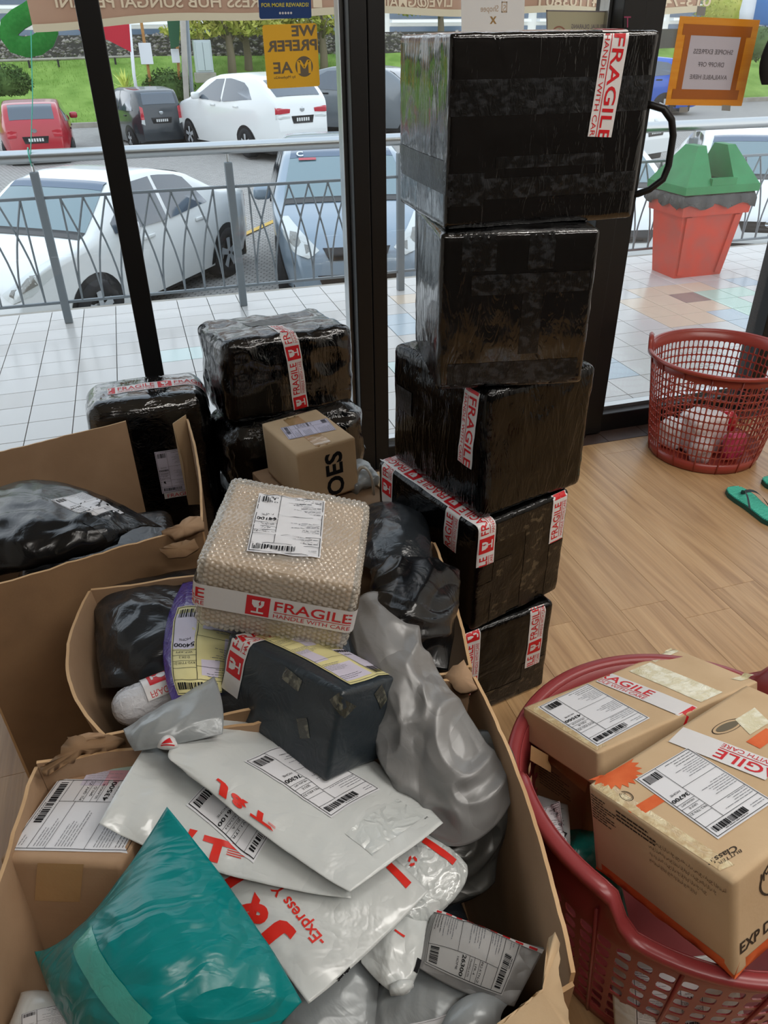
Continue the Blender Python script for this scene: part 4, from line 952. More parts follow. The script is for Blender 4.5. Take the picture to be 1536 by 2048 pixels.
# flags
t, a, b = post('flag', 'red triangular flag on a pale pole beyond the banner', 'flag', 268, 150, 257, 30, 26.8, .05, 'white_sheet')
pts = [pY(*p, 26.75) for p in ((140, 45), (200, 40), (258, 40), (262, 104), (215, 80), (175, 75))]
V = np.array(pts); mk('cloth', np.concatenate([V, V+np.array([0, .02, 0])]), [(0, 5, 4, 3, 2, 1), (6, 7, 8, 9, 10, 11)]+[(i, (i+1) % 6, 6+(i+1) % 6, 6+i) for i in range(6)], 'flag_red', t)
t, a, b = post('flag', 'narrow dark green flag hanging beside the grey poles', 'flag', 366, 150, 362, 20, 26.9, .03, 'dull_steel')
V = np.array([pY(*p, 26.88) for p in ((334, 40), (360, 40), (358, 92), (342, 98))]); mk('cloth', np.concatenate([V, V+np.array([0, .02, 0])]), [(0, 3, 2, 1), (4, 5, 6, 7)]+[(i, (i+1) % 4, 4+(i+1) % 4, 4+i) for i in range(4)], 'flag_green', t)
# guard rail on the bank
t = thing('guard_rail', 'low grey rail on short posts along the top of the grass', 'railing', pY(120, 118, 33)); a, b = pY(-20, 122, 33), pY(300, 112, 33)
Geo().tube([a, b], .04, 8).make('rail', 'concrete', t, True)
for f in np.linspace(.05, .95, 6): p = a+(b-a)*f; Geo().tube([p-np.array([0, 0, .5]), p], .04, 6).make('post', 'trim_black', t)
t = thing('blue_tank', 'white and blue rounded object at the top right corner', 'tank', pY(1500, 20, 20)); p = pY(1515, 22, 20); Geo().lathe([(.02, -.35), (.5, -.3), (.55, 0), (.5, .5)], 18, p, 0, .8, .8).make('shell', 'white_sheet', t, True); p = pY(1545, 10, 19.5); Geo().lathe([(.02, -.45), (.4, -.4), (.42, .6)], 16, p, 0).make('band', 'pipe_blue', t, True)

# ------------------------------------------------------------------ litter bin on the walkway
t = thing('litter_bin', 'red litter bin with green peaked lid and black liner on the walkway', 'bin', (3.86, 4.87, 0))
bx, by = 3.86, 4.87
def frust(g, z0, a0, b0, z1, a1, b1, i=0):
    V = [(bx+sx_*a/2, by+sy_*b/2, z) for z, a, b in ((z0, a0, b0), (z1, a1, b1)) for sx_, sy_ in ((-1, -1), (1, -1), (1, 1), (-1, 1))]
    g.add(V, [(0, 3, 2, 1), (4, 5, 6, 7), (0, 1, 5, 4), (1, 2, 6, 5), (2, 3, 7, 6), (3, 0, 4, 7)], i)
g = Geo(); frust(g, .0, .40, .27, .44, .50, .35); frust(g, .44, .55, .40, .56, .57, .42); g.make('body', 'bin_red', t)
for sx_ in (-.16, .16):
    g = Geo(); V = [(bx+sx_*(1+.25*f)+e*.022, by-(.135+.04*f)-d, .02+.41*f) for f in (0, 1) for e, d in ((-1, -.0), (1, -.0), (1, .014), (-1, .014))]; g.add(V, [(0, 1, 5, 4), (1, 2, 6, 5), (2, 3, 7, 6), (3, 0, 4, 7), (4, 5, 6, 7)]); g.make('rib', 'bin_red', t)
g = Geo()
for k in range(40):
    pass
ring = []
for z, a, b, am in ((.50, .60, .45, .012), (.555, .60, .45, .008), (.585, .56, .41, 0)):
    row = []
    for q in range(64):
        s_ = q/64*4; e = int(s_); f = s_-e; c4 = [(-1, -1), (1, -1), (1, 1), (-1, 1), (-1, -1)]; x = c4[e][0]*(1-f)+c4[e+1][0]*f; y = c4[e][1]*(1-f)+c4[e+1][1]*f
        row.append((bx+x*a/2+am*math.sin(q*2.3), by+y*b/2+am*math.cos(q*1.7), z+am*1.6*math.sin(q*1.1)))
    ring.append(row+[row[0]])
g.grid(ring); g.make('bin_liner', 'bin_liner', t, True)
g = Geo(); frust(g, .585, .60, .45, .635, .60, .45)
for s_ in (-1, 1):
    V = [(bx+s_*.295, by-.22, .635), (bx+s_*.295, by+.22, .635), (bx+s_*.09, by+.22, .635), (bx+s_*.09, by-.22, .635), (bx+s_*.15, by-.07, .87), (bx+s_*.15, by+.07, .87), (bx+s_*.085, by+.07, .87), (bx+s_*.085, by-.07, .87)]
    F = [(0, 1, 2, 3), (4, 5, 6, 7), (0, 1, 5, 4), (1, 2, 6, 5), (2, 3, 7, 6), (3, 0, 4, 7)]; g.add(V, F)
g.box((bx-.1, by-.222, .635), (bx+.1, by-.18, .68)); g.box((bx-.1, by+.18, .635), (bx+.1, by+.222, .68))
g.make('lid', 'bin_green', t)
Geo().bbox((bx-.088, by-.175, .60), (bx+.088, by+.175, .66), .01).make('inner_bag', 'bin_liner', t, True)

# ceiling lamps (real fittings that give the room its light)
for x, y in ((.2, -.7), (1.6, -.7), (2.7, -.7), (1.5, .75), (2.7, .75)):
    t = thing('ceiling_light', 'rectangular ceiling lamp above the shop floor', 'lamp', (x, y, 2.9), 'ceiling lamps of the shop')
    Geo().bbox((x-.62, y-.16, 2.86), (x+.62, y+.16, 2.9), .006).make('housing', 'white_sheet', t)
    Geo().box((x-.58, y-.12, 2.855), (x+.58, y+.12, 2.86)).make('diffuser', 'lamp_glow', t)
    ld = bpy.data.lights.new('lamp', 'AREA'); ld.shape = 'RECTANGLE'; ld.size = 1.1; ld.size_y = .22; ld.energy = CEIL_LAMP_W; ld.color = (1, .97, .93)
    lo = bpy.data.objects.new('lamp', ld); COL.objects.link(lo); lo.parent = t; lo.location = (0, 0, -.06)

# ================================================================== PARCELS
class Pose:
    """box frame: origin at the near-left bottom corner A; a = along the front face, b = towards the back, c = up"""
    def __init__(s, x, y, z, yaw, w, d, h, tx=0., ty=0.):
        a = np.array([math.cos(yaw), math.sin(yaw), 0]); b = np.array([-math.sin(yaw), math.cos(yaw), 0]); c = np.array([0, 0, 1.])
        rot = lambda v, k, t: v*math.cos(t)+np.cross(k, v)*math.sin(t)+k*(k@v)*(1-math.cos(t))
        b, c = rot(b, a, tx), rot(c, a, tx); a, c = rot(a, b, ty), rot(c, b, ty)
        s.o, s.a, s.b, s.c, s.w, s.d, s.h = np.array([x, y, z], float), a, b, c, w, d, h
    def W(s, L): L = np.asarray(L, float); return s.o+L[..., 0:1]*s.a+L[..., 1:2]*s.b+L[..., 2:3]*s.c
    def D(s, L): L = np.asarray(L, float); return L[..., 0:1]*s.a+L[..., 1:2]*s.b+L[..., 2:3]*s.c
    def face(s, f):
        """place() for a face; u, v in metres: front (x,z) left (back-to-front? y,z) right (y,z) top (x,y)"""
        def g(uv):
            u, v = uv[:, 0], uv[:, 1]; z = np.zeros_like(u)
            if f == 'front': L, n = np.stack([u, z, v], 1), (0, -1, 0)
            elif f == 'left': L, n = np.stack([z, s.d-u, v], 1), (-1, 0, 0)
            elif f == 'right': L, n = np.stack([z+s.w, u, v], 1), (1, 0, 0)
            elif f == 'top': L, n = np.stack([u, v, z+s.h], 1), (0, 0, 1)
            return s.W(L), np.repeat(s.D(np.array([n], float)), len(u), 0)
        return g
def turn(place, o, rot, mirror=False):
    """shift and rotate art inside a face: art origin at o, rotated by rot degrees"""
    c, n = math.cos(math.radians(rot)), math.sin(math.radians(rot))
    return lambda uv: place(np.stack([o[0]+c*uv[:, 0]-n*uv[:, 1], o[1]+n*uv[:, 0]+c*uv[:, 1]], 1))
def softbox(p, r=.012, m=28, amp=.002, seed=1, fr=14., bulge=0., disp=None, rz=None):
    """rounded, slightly crumpled box skin in world coordinates"""
    hx = np.array([p.w, p.d, p.h])/2; t = np.linspace(-1, 1, m+1); t = np.sign(t)*np.abs(t)**.8
    A_, B_ = np.meshgrid(t, t, indexing='ij'); one = np.ones_like(A_); V, F = [], []; n = 0
    for ax in range(3):
        for sg in (-1, 1):
            q = [None]*3; q[ax] = one*sg; q[(ax+1) % 3] = A_; q[(ax+2) % 3] = B_; P = np.stack(q, -1).reshape(-1, 3); V.append(P)
            for i in range(m):
                for j in range(m):
                    f = (n+i*(m+1)+j, n+(i+1)*(m+1)+j, n+(i+1)*(m+1)+j+1, n+i*(m+1)+j+1); F.append(f if sg > 0 else f[::-1])
            n += len(P)
    V = np.concatenate(V); key = np.round(V, 6); uq, inv = np.unique(key, axis=0, return_inverse=True); inv = np.ravel(inv)
    F = [[inv[i] for i in f] for f in F]; C = uq*hx
    inner = np.maximum(hx-r, 1e-4); Q = np.clip(C, -inner, inner); dlt = C-Q; L = np.linalg.norm(dlt, axis=1); edge = (np.abs(dlt) > 1e-9).sum(1)
    N = np.where(L[:, None] > 1e-9, dlt/np.maximum(L, 1e-9)[:, None], 0); C2 = Q+N*np.where(L > 1e-9, r, 0)[:, None]
    bl = bulge*(1-uq[:, 0]**2*1.0)*(1-uq[:, 1]**2)+0 if bulge else 0
    if bulge:
        for ax in range(3):
            f = np.abs(np.abs(uq[:, ax])-1) < 1e-6; o1, o2 = (ax+1) % 3, (ax+2) % 3
            C2[f, ax] += np.sign(uq[f, ax])*bulge*(1-uq[f, o1]**2)*(1-uq[f, o2]**2)
    if amp: C2 = C2+N*(amp*2*(ridge(C*fr+seed*3.1, seed)-.55)+amp*.8*(fbm(C*fr*3, seed+5)-.5))[:, None]
    loc = C2+hx
    if disp is not None: loc = disp(loc, N, uq)
    return p.W(loc), F
def black_box(name, label, p, film, group=None, r=.012, amp=.0022, seed=1, fr=14., bulge=.004, m=30):
    t = thing(name, label, 'parcel', p.W(np.array([p.w/2, p.d/2, 0])), group)
    V, F = softbox(p, r, m, amp, seed, fr, bulge); mk('wrapping', V, F, film, t, None, True); return t, V, F
def tape_on(t, V, F, path, normals, L=None, w=.048, start=0., name='fragile_tape', flip=False, eps=.0012, **k):
    rb, LL = ribbon(path, normals); art = fragile_art(LL, w, start, flip=flip, **k)
    return lay(name, art, on_mesh(V, F, rb), t, .012, eps, .0005, True, label='white tape printed FRAGILE in red' if name == 'fragile_tape' else None)
def film_patch(t, V, F, place, x0, y0, x1, y1, mt='film_tape', name='clear_tape', eps=.0008):
    return lay(name, Art().rect(x0, y0, x1, y1, mt, 0), on_mesh(V, F, place), t, .02, eps, 0)
up3 = lambda p, *n: [p.D(np.array(q, float)) for q in n]

# ---- the stack of five by the window post
S1 = Pose(.57, 1.263, 0, .188, .276, .36, .291)
t, V, F = black_box('wrapped_carton', 'black wrapped carton on the floor at the bottom of the tall stack', S1, 'film_tight', 'black cartons in the tall stack', seed=1)
n = up3(S1, (0, -1, 0))[0]
tape_on(t, V, F, S1.W([(.028, 0, .085), (.028, 0, .291)]), [n, n], start=.02, tw=.10); tape_on(t, V, F, S1.W([(.225, 0, .10), (.225, 0, .291)]), [n, n], start=.045, tw=.10)
film_patch(t, V, F, S1.face('front'), .005, .03, .27, .07, 'film_tape_brown'); film_patch(t, V, F, S1.face('front'), .19, .01, .272, .12, 'film_tape_brown')
S2 = Pose(.591, 1.266, .294, .296, .289, .39, .300)
t, V, F = black_box('wrapped_carton', 'black wrapped carton second from the floor with tape along its top edge', S2, 'film_tight', 'black cartons in the tall stack', seed=2)
nf, nl, ntop = up3(S2, (0, -1, 0), (-1, 0, 0), (0, 0, 1))
tape_on(t, V, F, S2.W([(.03, 0, .19), (.03, 0, .294), (.03, .006, .300), (.03, .39, .300), ]), [nf, nf, ntop, ntop], start=.035, tw=.10)
tape_on(t, V, F, S2.W([(.255, 0, .17), (.255, 0, .30)]), [nf, nf], start=.12, tw=.10)
tape_on(t, V, F, S2.W([(0, .345, .19), (0, .345, .30)]), [nl, nl], start=.19, tw=.10, flip=0); tape_on(t, V, F, S2.W([(0, .085, .20), (0, .085, .292), (.008, .085, .3)]), [nl, nl, ntop], start=.10, tw=.10)
fr = S2.face('front')
film_patch(t, V, F, fr, .055, .01, .06+.05, .19, 'film_tape_brown'); film_patch(t, V, F, fr, .15, .01, .205, .285, 'film_tape_brown'); film_patch(t, V, F, fr, .235, .01, .284, .165, 'film_tape_brown'); film_patch(t, V, F, fr, .0, .10, .075, .135, 'film_tape_brown'); film_patch(t, V, F, fr, .06, .24, .23, .29, 'film_tape_brown')
S3 = Pose(.608, 1.287, .596, .253, .300, .36, .302)
t, V, F = black_box('wrapped_carton', 'black wrapped carton in the middle of the stack with upright fragile tape', S3, 'film_deep', 'black cartons in the tall stack', seed=3, r=.016, amp=.003)
nl, nf = up3(S3, (-1, 0, 0), (0, -1, 0))
tape_on(t, V, F, S3.W([(0, .05, .295), (0, .062, .115)]), [nl, nl], start=-.035, tw=.165, name='fragile_tape')
film_patch(t, V, F, S3.face('left'), .02, .15, .09, .21, 'film_tape', eps=.0015)
S4 = Pose(.515, 1.333, .900, -.189, .300, .30, .302)
t, V, F = black_box('wrapped_carton', 'glossy black carton second from the top, set back and without printing', S4, 'film_black', 'black cartons in the tall stack', seed=4, r=.008, amp=.002)
fr = S4.face('front')
film_patch(t, V, F, fr, .04, .235, .105, .30); film_patch(t, V, F, fr, .165, .235, .215, .30); film_patch(t, V, F, fr, .06, .19, .295, .228); film_patch(t, V, F, fr, .16, .07, .20, .19); film_patch(t, V, F, fr, .02, .0, .285, .055)
S5 = Pose(.531, 1.354, 1.204, -.05, .379, .312, .306)
t, V, F = black_box('wrapped_carton', 'large black carton on top of the stack with a fragile strip down its right side', S5, 'film_black', 'black cartons in the tall stack', seed=5, r=.006, amp=.0016, m=36)
nf, ntop = up3(S5, (0, -1, 0), (0, 0, 1))
tape_on(t, V, F, S5.W([(.296, .05, .306), (.296, .006, .306), (.296, 0, .30), (.286, 0, .145)]), [ntop, ntop, nf, nf], start=.0, tw=.165)
fr = S5.face('front')
film_patch(t, V, F, fr, .002, .185, .376, .24); film_patch(t, V, F, fr, .002, .04, .07, .095); film_patch(t, V, F, fr, .06, .05, .372, .085); film_patch(t, V, F, fr, .09, .10, .30, .12, 'film_tape')
film_patch(t, V, F, S5.face('left'), .0, .06, .31, .115, 'film_tape')

# ---- parcels under the window, left of the post
L1 = Pose(-.253, 2.222, 0, .004, .36, .225, .59)
t, V, F = black_box('wrapped_parcel', 'tall black wrapped parcel with rounded top standing behind the left carton', L1, 'film_black_x', None, r=.045, amp=.004, seed=6, bulge=.008)
ntop, nf, nl, nrr = up3(L1, (0, 0, 1), (0, -1, 0), (-1, 0, 0), (1, 0, 0))
tape_on(t, V, F, L1.W([(.07, .10, .59), (.33, .105, .59), (.36, .105, .56), (.36, .105, .5)]), [ntop, ntop, nrr, nrr], start=-.02, tw=.11)
A = label_art('08000', 'KV1-SGP', 'KEDAH-SP', 'S01-A', W=.1, H=.15, seed=31, paper='lilac_paper'); lay('shipping_label', A, on_mesh(V, F, turn(L1.face('front'), (.275, .425), 180)), t, .02, .0012)
A = Art().rect(0, 0, .1, .02, 'tape_white', 0).text('FRAGILE', .01, .003, .014, 'red_ink', 1, w=.08); lay('fragile_tape', A, on_mesh(V, F, turn(L1.face('front'), (.18, .255), 0)), t, .01, .0012)
L2 = Pose(.157, 2.16, .5, .165, .42, .283, .258, -.046, .032)
t, V, F = black_box('wrapped_parcel', 'bulky black wrapped parcel with a fragile strip atop the pile left of the post', L2, 'film_black', None, r=.03, amp=.007, seed=7, fr=11, bulge=.006, m=40)
ntop, nf = up3(L2, (0, 0, 1), (0, -1, 0))
tape_on(t, V, F, L2.W([(.235, .02, .02), (.215, -.0, .235), (.21, .02, .258), (.20, .10, .258)]), [nf, nf, ntop, ntop], start=.0, tw=.105, w=.05)
A = Art().rect(0, 0, .16, .075, 'film_tape', 0); lay('clear_tape', A, on_mesh(V, F, turn(L2.face('top'), (.13, .10), 8)), t, .02, .001)
L3 = Pose(.14, 2.12, .25, .10, .46, .30, .25)
t, V, F = black_box('wrapped_parcel', 'lumpy black bag parcel squeezed under the bulky black parcel', L3, 'film_black', None, r=.07, amp=.012, seed=8, fr=9, bulge=.01, m=40)
L4 = Pose(.13, 2.13, .0, .06, .50, .30, .25)
t, V, F = black_box('wrapped_parcel', 'black wrapped parcel on the floor at the bottom of the pile left of the post', L4, 'film_black', None, r=.05, amp=.01, seed=9, fr=9, bulge=.01, m=36)

def carton(name, label, p, mt, group=None, seed=1, amp=.0006, r=.003, m=16):
    t = thing(name, label, 'carton', p.W(np.array([p.w/2, p.d/2, 0])), group)
    V, F = softbox(p, r, m, amp, seed, 9.); mk('carton_body', V, F, mt, t, None, True)
    return t, V, F
def seam(t, V, F, p, x, mt='card_print', f='top', L=None):
    pass
# small tan carton with black letters on its side
E1 = Pose(.302, 1.79, .4, .243, .178, .242, .163, -.02, -.02)
t, V, F = carton('small_carton', 'small tan carton with black capital letters and a label on top', E1, 'card_light', seed=21)
tp = E1.face('top')
lay('flap_seam', Art().rect(.087, 0, .0885, .242, 'card_inner', 0), on_mesh(V, F, tp), t, .03, .0004)
lay('packing_tape', Art().rect(.062, 0, .11, .242, 'clear_tape_plain', 0), on_mesh(V, F, tp), t, .02, .0008)
A = label_art('14000', 'PP1-BTM', 'PENANG', 'P07-B', W=.085, H=.14, seed=32, paper='lilac_paper'); lay('shipping_label', A, on_mesh(V, F, turn(tp, (.158, .075), 82)), t, .02, .0014)
A = Art().text('OES', 0, 0, .052, 'ink', 1, w=.135, bold=.03); lay('side_lettering', A, on_mesh(V, F, turn(E1.face('front'), (.13, .004), 90)), t, .01, .0006)
# low open carton under it
E0 = Pose(.285, 1.715, 0, .243, .30, .36, .385)
t = thing('open_carton', 'low tan carton with an open flap under the small lettered carton', 'carton', E0.W(np.array([.15, .18, 0])))
Geo().bbox((0, 0, 0), (E0.w, E0.d, E0.h), .004, 0, E0.W).make('carton_body', 'card_mid', t)
Vf = E0.W([(E0.w-.02, .0, E0.h), (E0.w-.02, .16, E0.h), (E0.w+.07, .17, E0.h-.02), (E0.w+.07, .0, E0.h-.03)]); Vf2 = Vf+np.array([0, 0, .005])
mk('flap', np.concatenate([Vf, Vf2]), [(3, 2, 1, 0), (4, 5, 6, 7), (0, 1, 5, 4), (1, 2, 6, 5), (2, 3, 7, 6), (3, 0, 4, 7)], 'card_light', t)
# white carrier loop beside it
c = pz(728, 985, .39); t = thing('carrier_bag', 'crumpled bag with a white loop handle between the small carton and the stack', 'bag', c-np.array([0, 0, .02]))
a = pz(715, 975, .40); b = pz(748, 990, .40); g = Geo(); q = []
for k in range(15):
    f = k/14; q.append(a+(b-a)*(.5-.5*math.cos(math.pi*f))+np.array([0, 0, .075*math.sin(math.pi*f)**.7]))
for e in (0, .003, .006, .009): g.tube(np.array(q)+np.array([.0, e, 0]), .003, 6)
g.make('handle', 'tote_white', t, True)
PB = Pose(c[0]-.03, c[1]+.0, .385, .2, .09, .12, .045); Vb, Fb = softbox(PB, .02, 16, .012, 41, 18, .004); mk('bag_body', Vb, Fb, 'poly_grey', t, None, True)

# ================================================================== BIG OPEN CARTONS
def wall_panel(name, t, b0, b1, t0, t1, bow=(0, 0, 0), th=.006, mt='card_mid', n=28, m=10, torn=0., seed=1, edge='card_raw', mid=None):
    """corrugated side: bottom b0-b1, rim t0-t1, bowed by `bow` at mid rim; torn = roughness of the rim"""
    b0, b1, t0, t1, bow = (np.asarray(q, float) for q in (b0, b1, t0, t1, bow)); P = np.zeros((n+1, m+1, 3))
    nrm = np.cross(b1-b0, (t0+t1-b0-b1)/2); nrm /= np.linalg.norm(nrm)
    for i in range(n+1):
        u = i/n; a = b0*(1-u)+b1*u; c = t0*(1-u)+t1*u+bow*(4*u*(1-u))
        if torn: c = c+np.array([0, 0, 1.])*torn*((vn(np.array([u*14., seed, 0]), seed)-.5)*.8+(vn(np.array([u*44., seed, 3]), seed)-.5)*.7)+nrm*torn*.4*(vn(np.array([u*20., seed, 9]), seed)-.5)
        for j in range(m+1):
            v = j/m; P[i, j] = a*(1-v)+c*v+nrm*(.004*(vn(np.array([u*4, v*3, seed*1.7]), seed)-.5)*4*v*(1-v)*1.0)
    g = Geo(); g.grid(P, 0); P2 = P+nrm*th; g.grid(P2, 1, True)
    for (A_, B_, fl) in ((P[:, m], P2[:, m], 0), (P[0], P2[0], 0), (P[n], P2[n], 1), (P[:, 0], P2[:, 0], 1)):
        g.grid(np.stack([A_, B_], 1), 2, bool(fl))
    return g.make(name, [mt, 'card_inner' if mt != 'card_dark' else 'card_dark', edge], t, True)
def open_carton(name, label, fl4, rim, bows, mt, seed, torn=(.004,)*4, skip=()):
    """fl4: four floor corners (front-left, front-right, back-right, back-left); rim likewise"""
    fl4 = [np.array([x, y, .001]) for x, y in fl4]; rim = [np.asarray(r, float) for r in rim]
    t = thing(name, label, 'carton', np.mean(fl4, 0))
    for i in range(4):
        if i in skip: continue
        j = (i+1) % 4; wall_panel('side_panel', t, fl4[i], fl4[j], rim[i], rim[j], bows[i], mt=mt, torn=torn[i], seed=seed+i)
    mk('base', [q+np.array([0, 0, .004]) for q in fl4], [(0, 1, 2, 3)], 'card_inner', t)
    return t
# A: back left
ra = [pz(-95, 1195, .55), pz(400, 1045, .55), pz(372, 838, .55), pz(-170, 945, .55)]
fa = [(-.475, 1.415), (.02, 1.55), (.03, 2.13), (-.60, 2.06)]
bl2 = pz(252, 843, .55)
tA = open_carton('big_carton', 'large brown open carton at the left holding a black bag', fa, ra, ((0, 0, 0), (.012, 0, 0), (0, 0, 0), (0, 0, 0)), 'card_mid', 51, (.004, .004, .004, .004), skip=(2,))
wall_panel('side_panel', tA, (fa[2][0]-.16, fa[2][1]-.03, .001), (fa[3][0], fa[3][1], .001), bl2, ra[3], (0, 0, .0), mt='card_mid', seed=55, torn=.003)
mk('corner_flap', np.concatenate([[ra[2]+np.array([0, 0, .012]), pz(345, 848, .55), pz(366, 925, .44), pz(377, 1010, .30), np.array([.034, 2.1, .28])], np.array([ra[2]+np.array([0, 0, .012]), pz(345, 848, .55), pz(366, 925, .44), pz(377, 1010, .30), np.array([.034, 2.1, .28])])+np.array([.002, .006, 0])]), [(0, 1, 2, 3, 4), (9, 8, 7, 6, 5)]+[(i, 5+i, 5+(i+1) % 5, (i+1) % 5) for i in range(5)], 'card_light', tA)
for (x0, y0, x1, y1) in ((0, 1392, 130, 1347),):
    a, b = pz(x0, y0, .3), pz(x1, y1, .3)
def stripe_on(t, b0, b1, r0, r1, f0, f1, h0, h1, mt, name, off=.0014):
    """narrow print or crease on an upright panel, f along, h up (fractions)"""
    b0, b1, r0, r1 = (np.asarray(q, float) for q in (b0, b1, r0, r1)); n = np.cross(b1-b0, r0-b0); n /= np.linalg.norm(n); n = n if n[1] < 0 else -n
    P = lambda f, h: (b0*(1-f)+b1*f)*(1-h)+(r0*(1-f)+r1*f)*h+n*off
    return mk(name, [P(f0, h0), P(f1, h0+(h1-h0)*.0), P(f1, h1), P(f0, h1)], [(0, 1, 2, 3)], mt, t)
bA0, bA1 = np.array([*fa[0], 0]), np.array([*fa[1], 0])
stripe_on(tA, bA0, bA1, ra[0], ra[1], .05, .62, .60, .604, 'card_dark', 'crease')
for f in (.14, .27, .34, .50): stripe_on(tA, bA0, bA1, ra[0], ra[1], f, f+.004, .5 if f < .3 else .60, .97, 'card_dark', 'crease')
A = Art().text('GS', 0, 0, .03, 'card_print', 1, bold=.03); nA = np.cross(bA1-bA0, [0, 0, 1.]); nA /= np.linalg.norm(nA); uA = (bA1-bA0)/np.linalg.norm(bA1-bA0)
lay('side_lettering', A, flat(bA0+uA*.265+np.array([0, 0, .335])+nA*.006, np.array([0, 0, -1.]), uA), tA, .05, .001)
# B: middle
rb_ = [pz(212, 1468, .5), pz(938, 1335, .5), pz(866, 1085, .5), pz(182, 1182, .5)]
fb = [(-.15, .985), (.42, .985), (.50, 1.40), (-.17, 1.405)]
tB = open_carton('big_carton', 'middle brown open carton, heaped with parcels and bubble wrapped box', fb, rb_, ((0, 0, 0), (.008, 0, 0), (0, 0, 0), (-.055, 0, -.01)), 'card_mid', 61, (.012, .003, .004, .003))
# C: front
rc_ = [np.array([-.375, .40, .50]), pz(1143, 1945, .5), pz(945, 1352, .5), pz(76, 1532, .5)]
fc = [(-.36, .40), (.34, .395), (.42, .93), (-.28, .945)]
tC = open_carton('big_carton', 'front brown open carton overflowing with white and teal mailing bags', fc, rc_, ((0, 0, 0), (.018, .0, 0), (0, 0, .0), (-.012, 0, 0)), 'card_mid', 71, (.006, .004, .02, .006), skip=(0,))
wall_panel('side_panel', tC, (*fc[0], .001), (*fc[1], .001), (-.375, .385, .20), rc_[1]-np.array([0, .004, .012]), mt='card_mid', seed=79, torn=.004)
# torn, ragged corner flaps
def flap(name, t, pts, th=(.002, .003, .004), mt='card_mid', rag=.0, seed=1):
    P = np.asarray(pts, float)
    if rag:
        rr = random.Random(seed); Q = []
        for i in range(len(P)):
            a, b = P[i], P[(i+1) % len(P)]; k = max(2, int(np.linalg.norm(b-a)/.008))
            for q in range(k): Q.append(a+(b-a)*q/k+np.array([rr.uniform(-rag, rag), rr.uniform(-rag, rag), rr.uniform(-rag, rag)*.8]))
        P = np.array(Q)
    k = len(P); c = P.mean(0); V = np.concatenate([P, P+np.array(th), [c], [c+np.array(th)]])
    F = [(i, (i+1) % k, 2*k) for i in range(k)]+[(k+(i+1) % k, k+i, 2*k+1) for i in range(k)]+[(i, k+i, k+(i+1) % k, (i+1) % k) for i in range(k)]
    mk(name, V, F, mt, t, None, True)
flap('corner_flap', tC, [pz(985, 2065, .47), pz(1085, 1985, .49), pz(1096, 1884, .505), pz(1110, 1874, .51), pz(1118, 1895, .505), pz(1117, 1960, .50), pz(1142, 2065, .47)], mt='card_light', rag=.0012, seed=2)
flap('torn_edge', tC, [pz(228, 1470, .512), pz(252, 1478, .508), pz(215, 1496, .508), pz(160, 1505, .508), pz(118, 1525, .51), pz(88, 1548, .512), pz(76, 1538, .512), pz(118, 1506, .518), pz(136, 1476, .522), pz(175, 1468, .52)], (0, .004, -.016), 'card_inner', .003, 3)
flap('torn_edge', tC, [pz(135, 1474, .52), pz(190, 1462, .524), pz(212, 1470, .52), pz(165, 1484, .515), pz(148, 1492, .512)], (0, .004, -.01), 'card_mid', .0025, 8)
flap('torn_edge', tC, [pz(888, 1352, .50), pz(908, 1330, .512), pz(926, 1322, .518), pz(940, 1345, .51), pz(952, 1378, .50), pz(922, 1384, .492), pz(905, 1372, .495)], (.004, .004, -.012), 'card_mid', .003, 4)
flap('torn_edge', tA, [pz(322, 1064, .555), pz(342, 1054, .565), pz(366, 1042, .572), pz(378, 1030, .58), pz(400, 1034, .575), pz(408, 1050, .565), pz(385, 1062, .558), pz(350, 1072, .552)], (0, .006, -.018), 'card_mid', .0028, 5)
flap('torn_edge', tA, [pz(318, 1098, .538), pz(345, 1086, .545), pz(388, 1078, .548), pz(398, 1096, .535), pz(372, 1112, .527), pz(338, 1116, .527)], (0, .004, -.006), 'card_inner', .0025, 6)

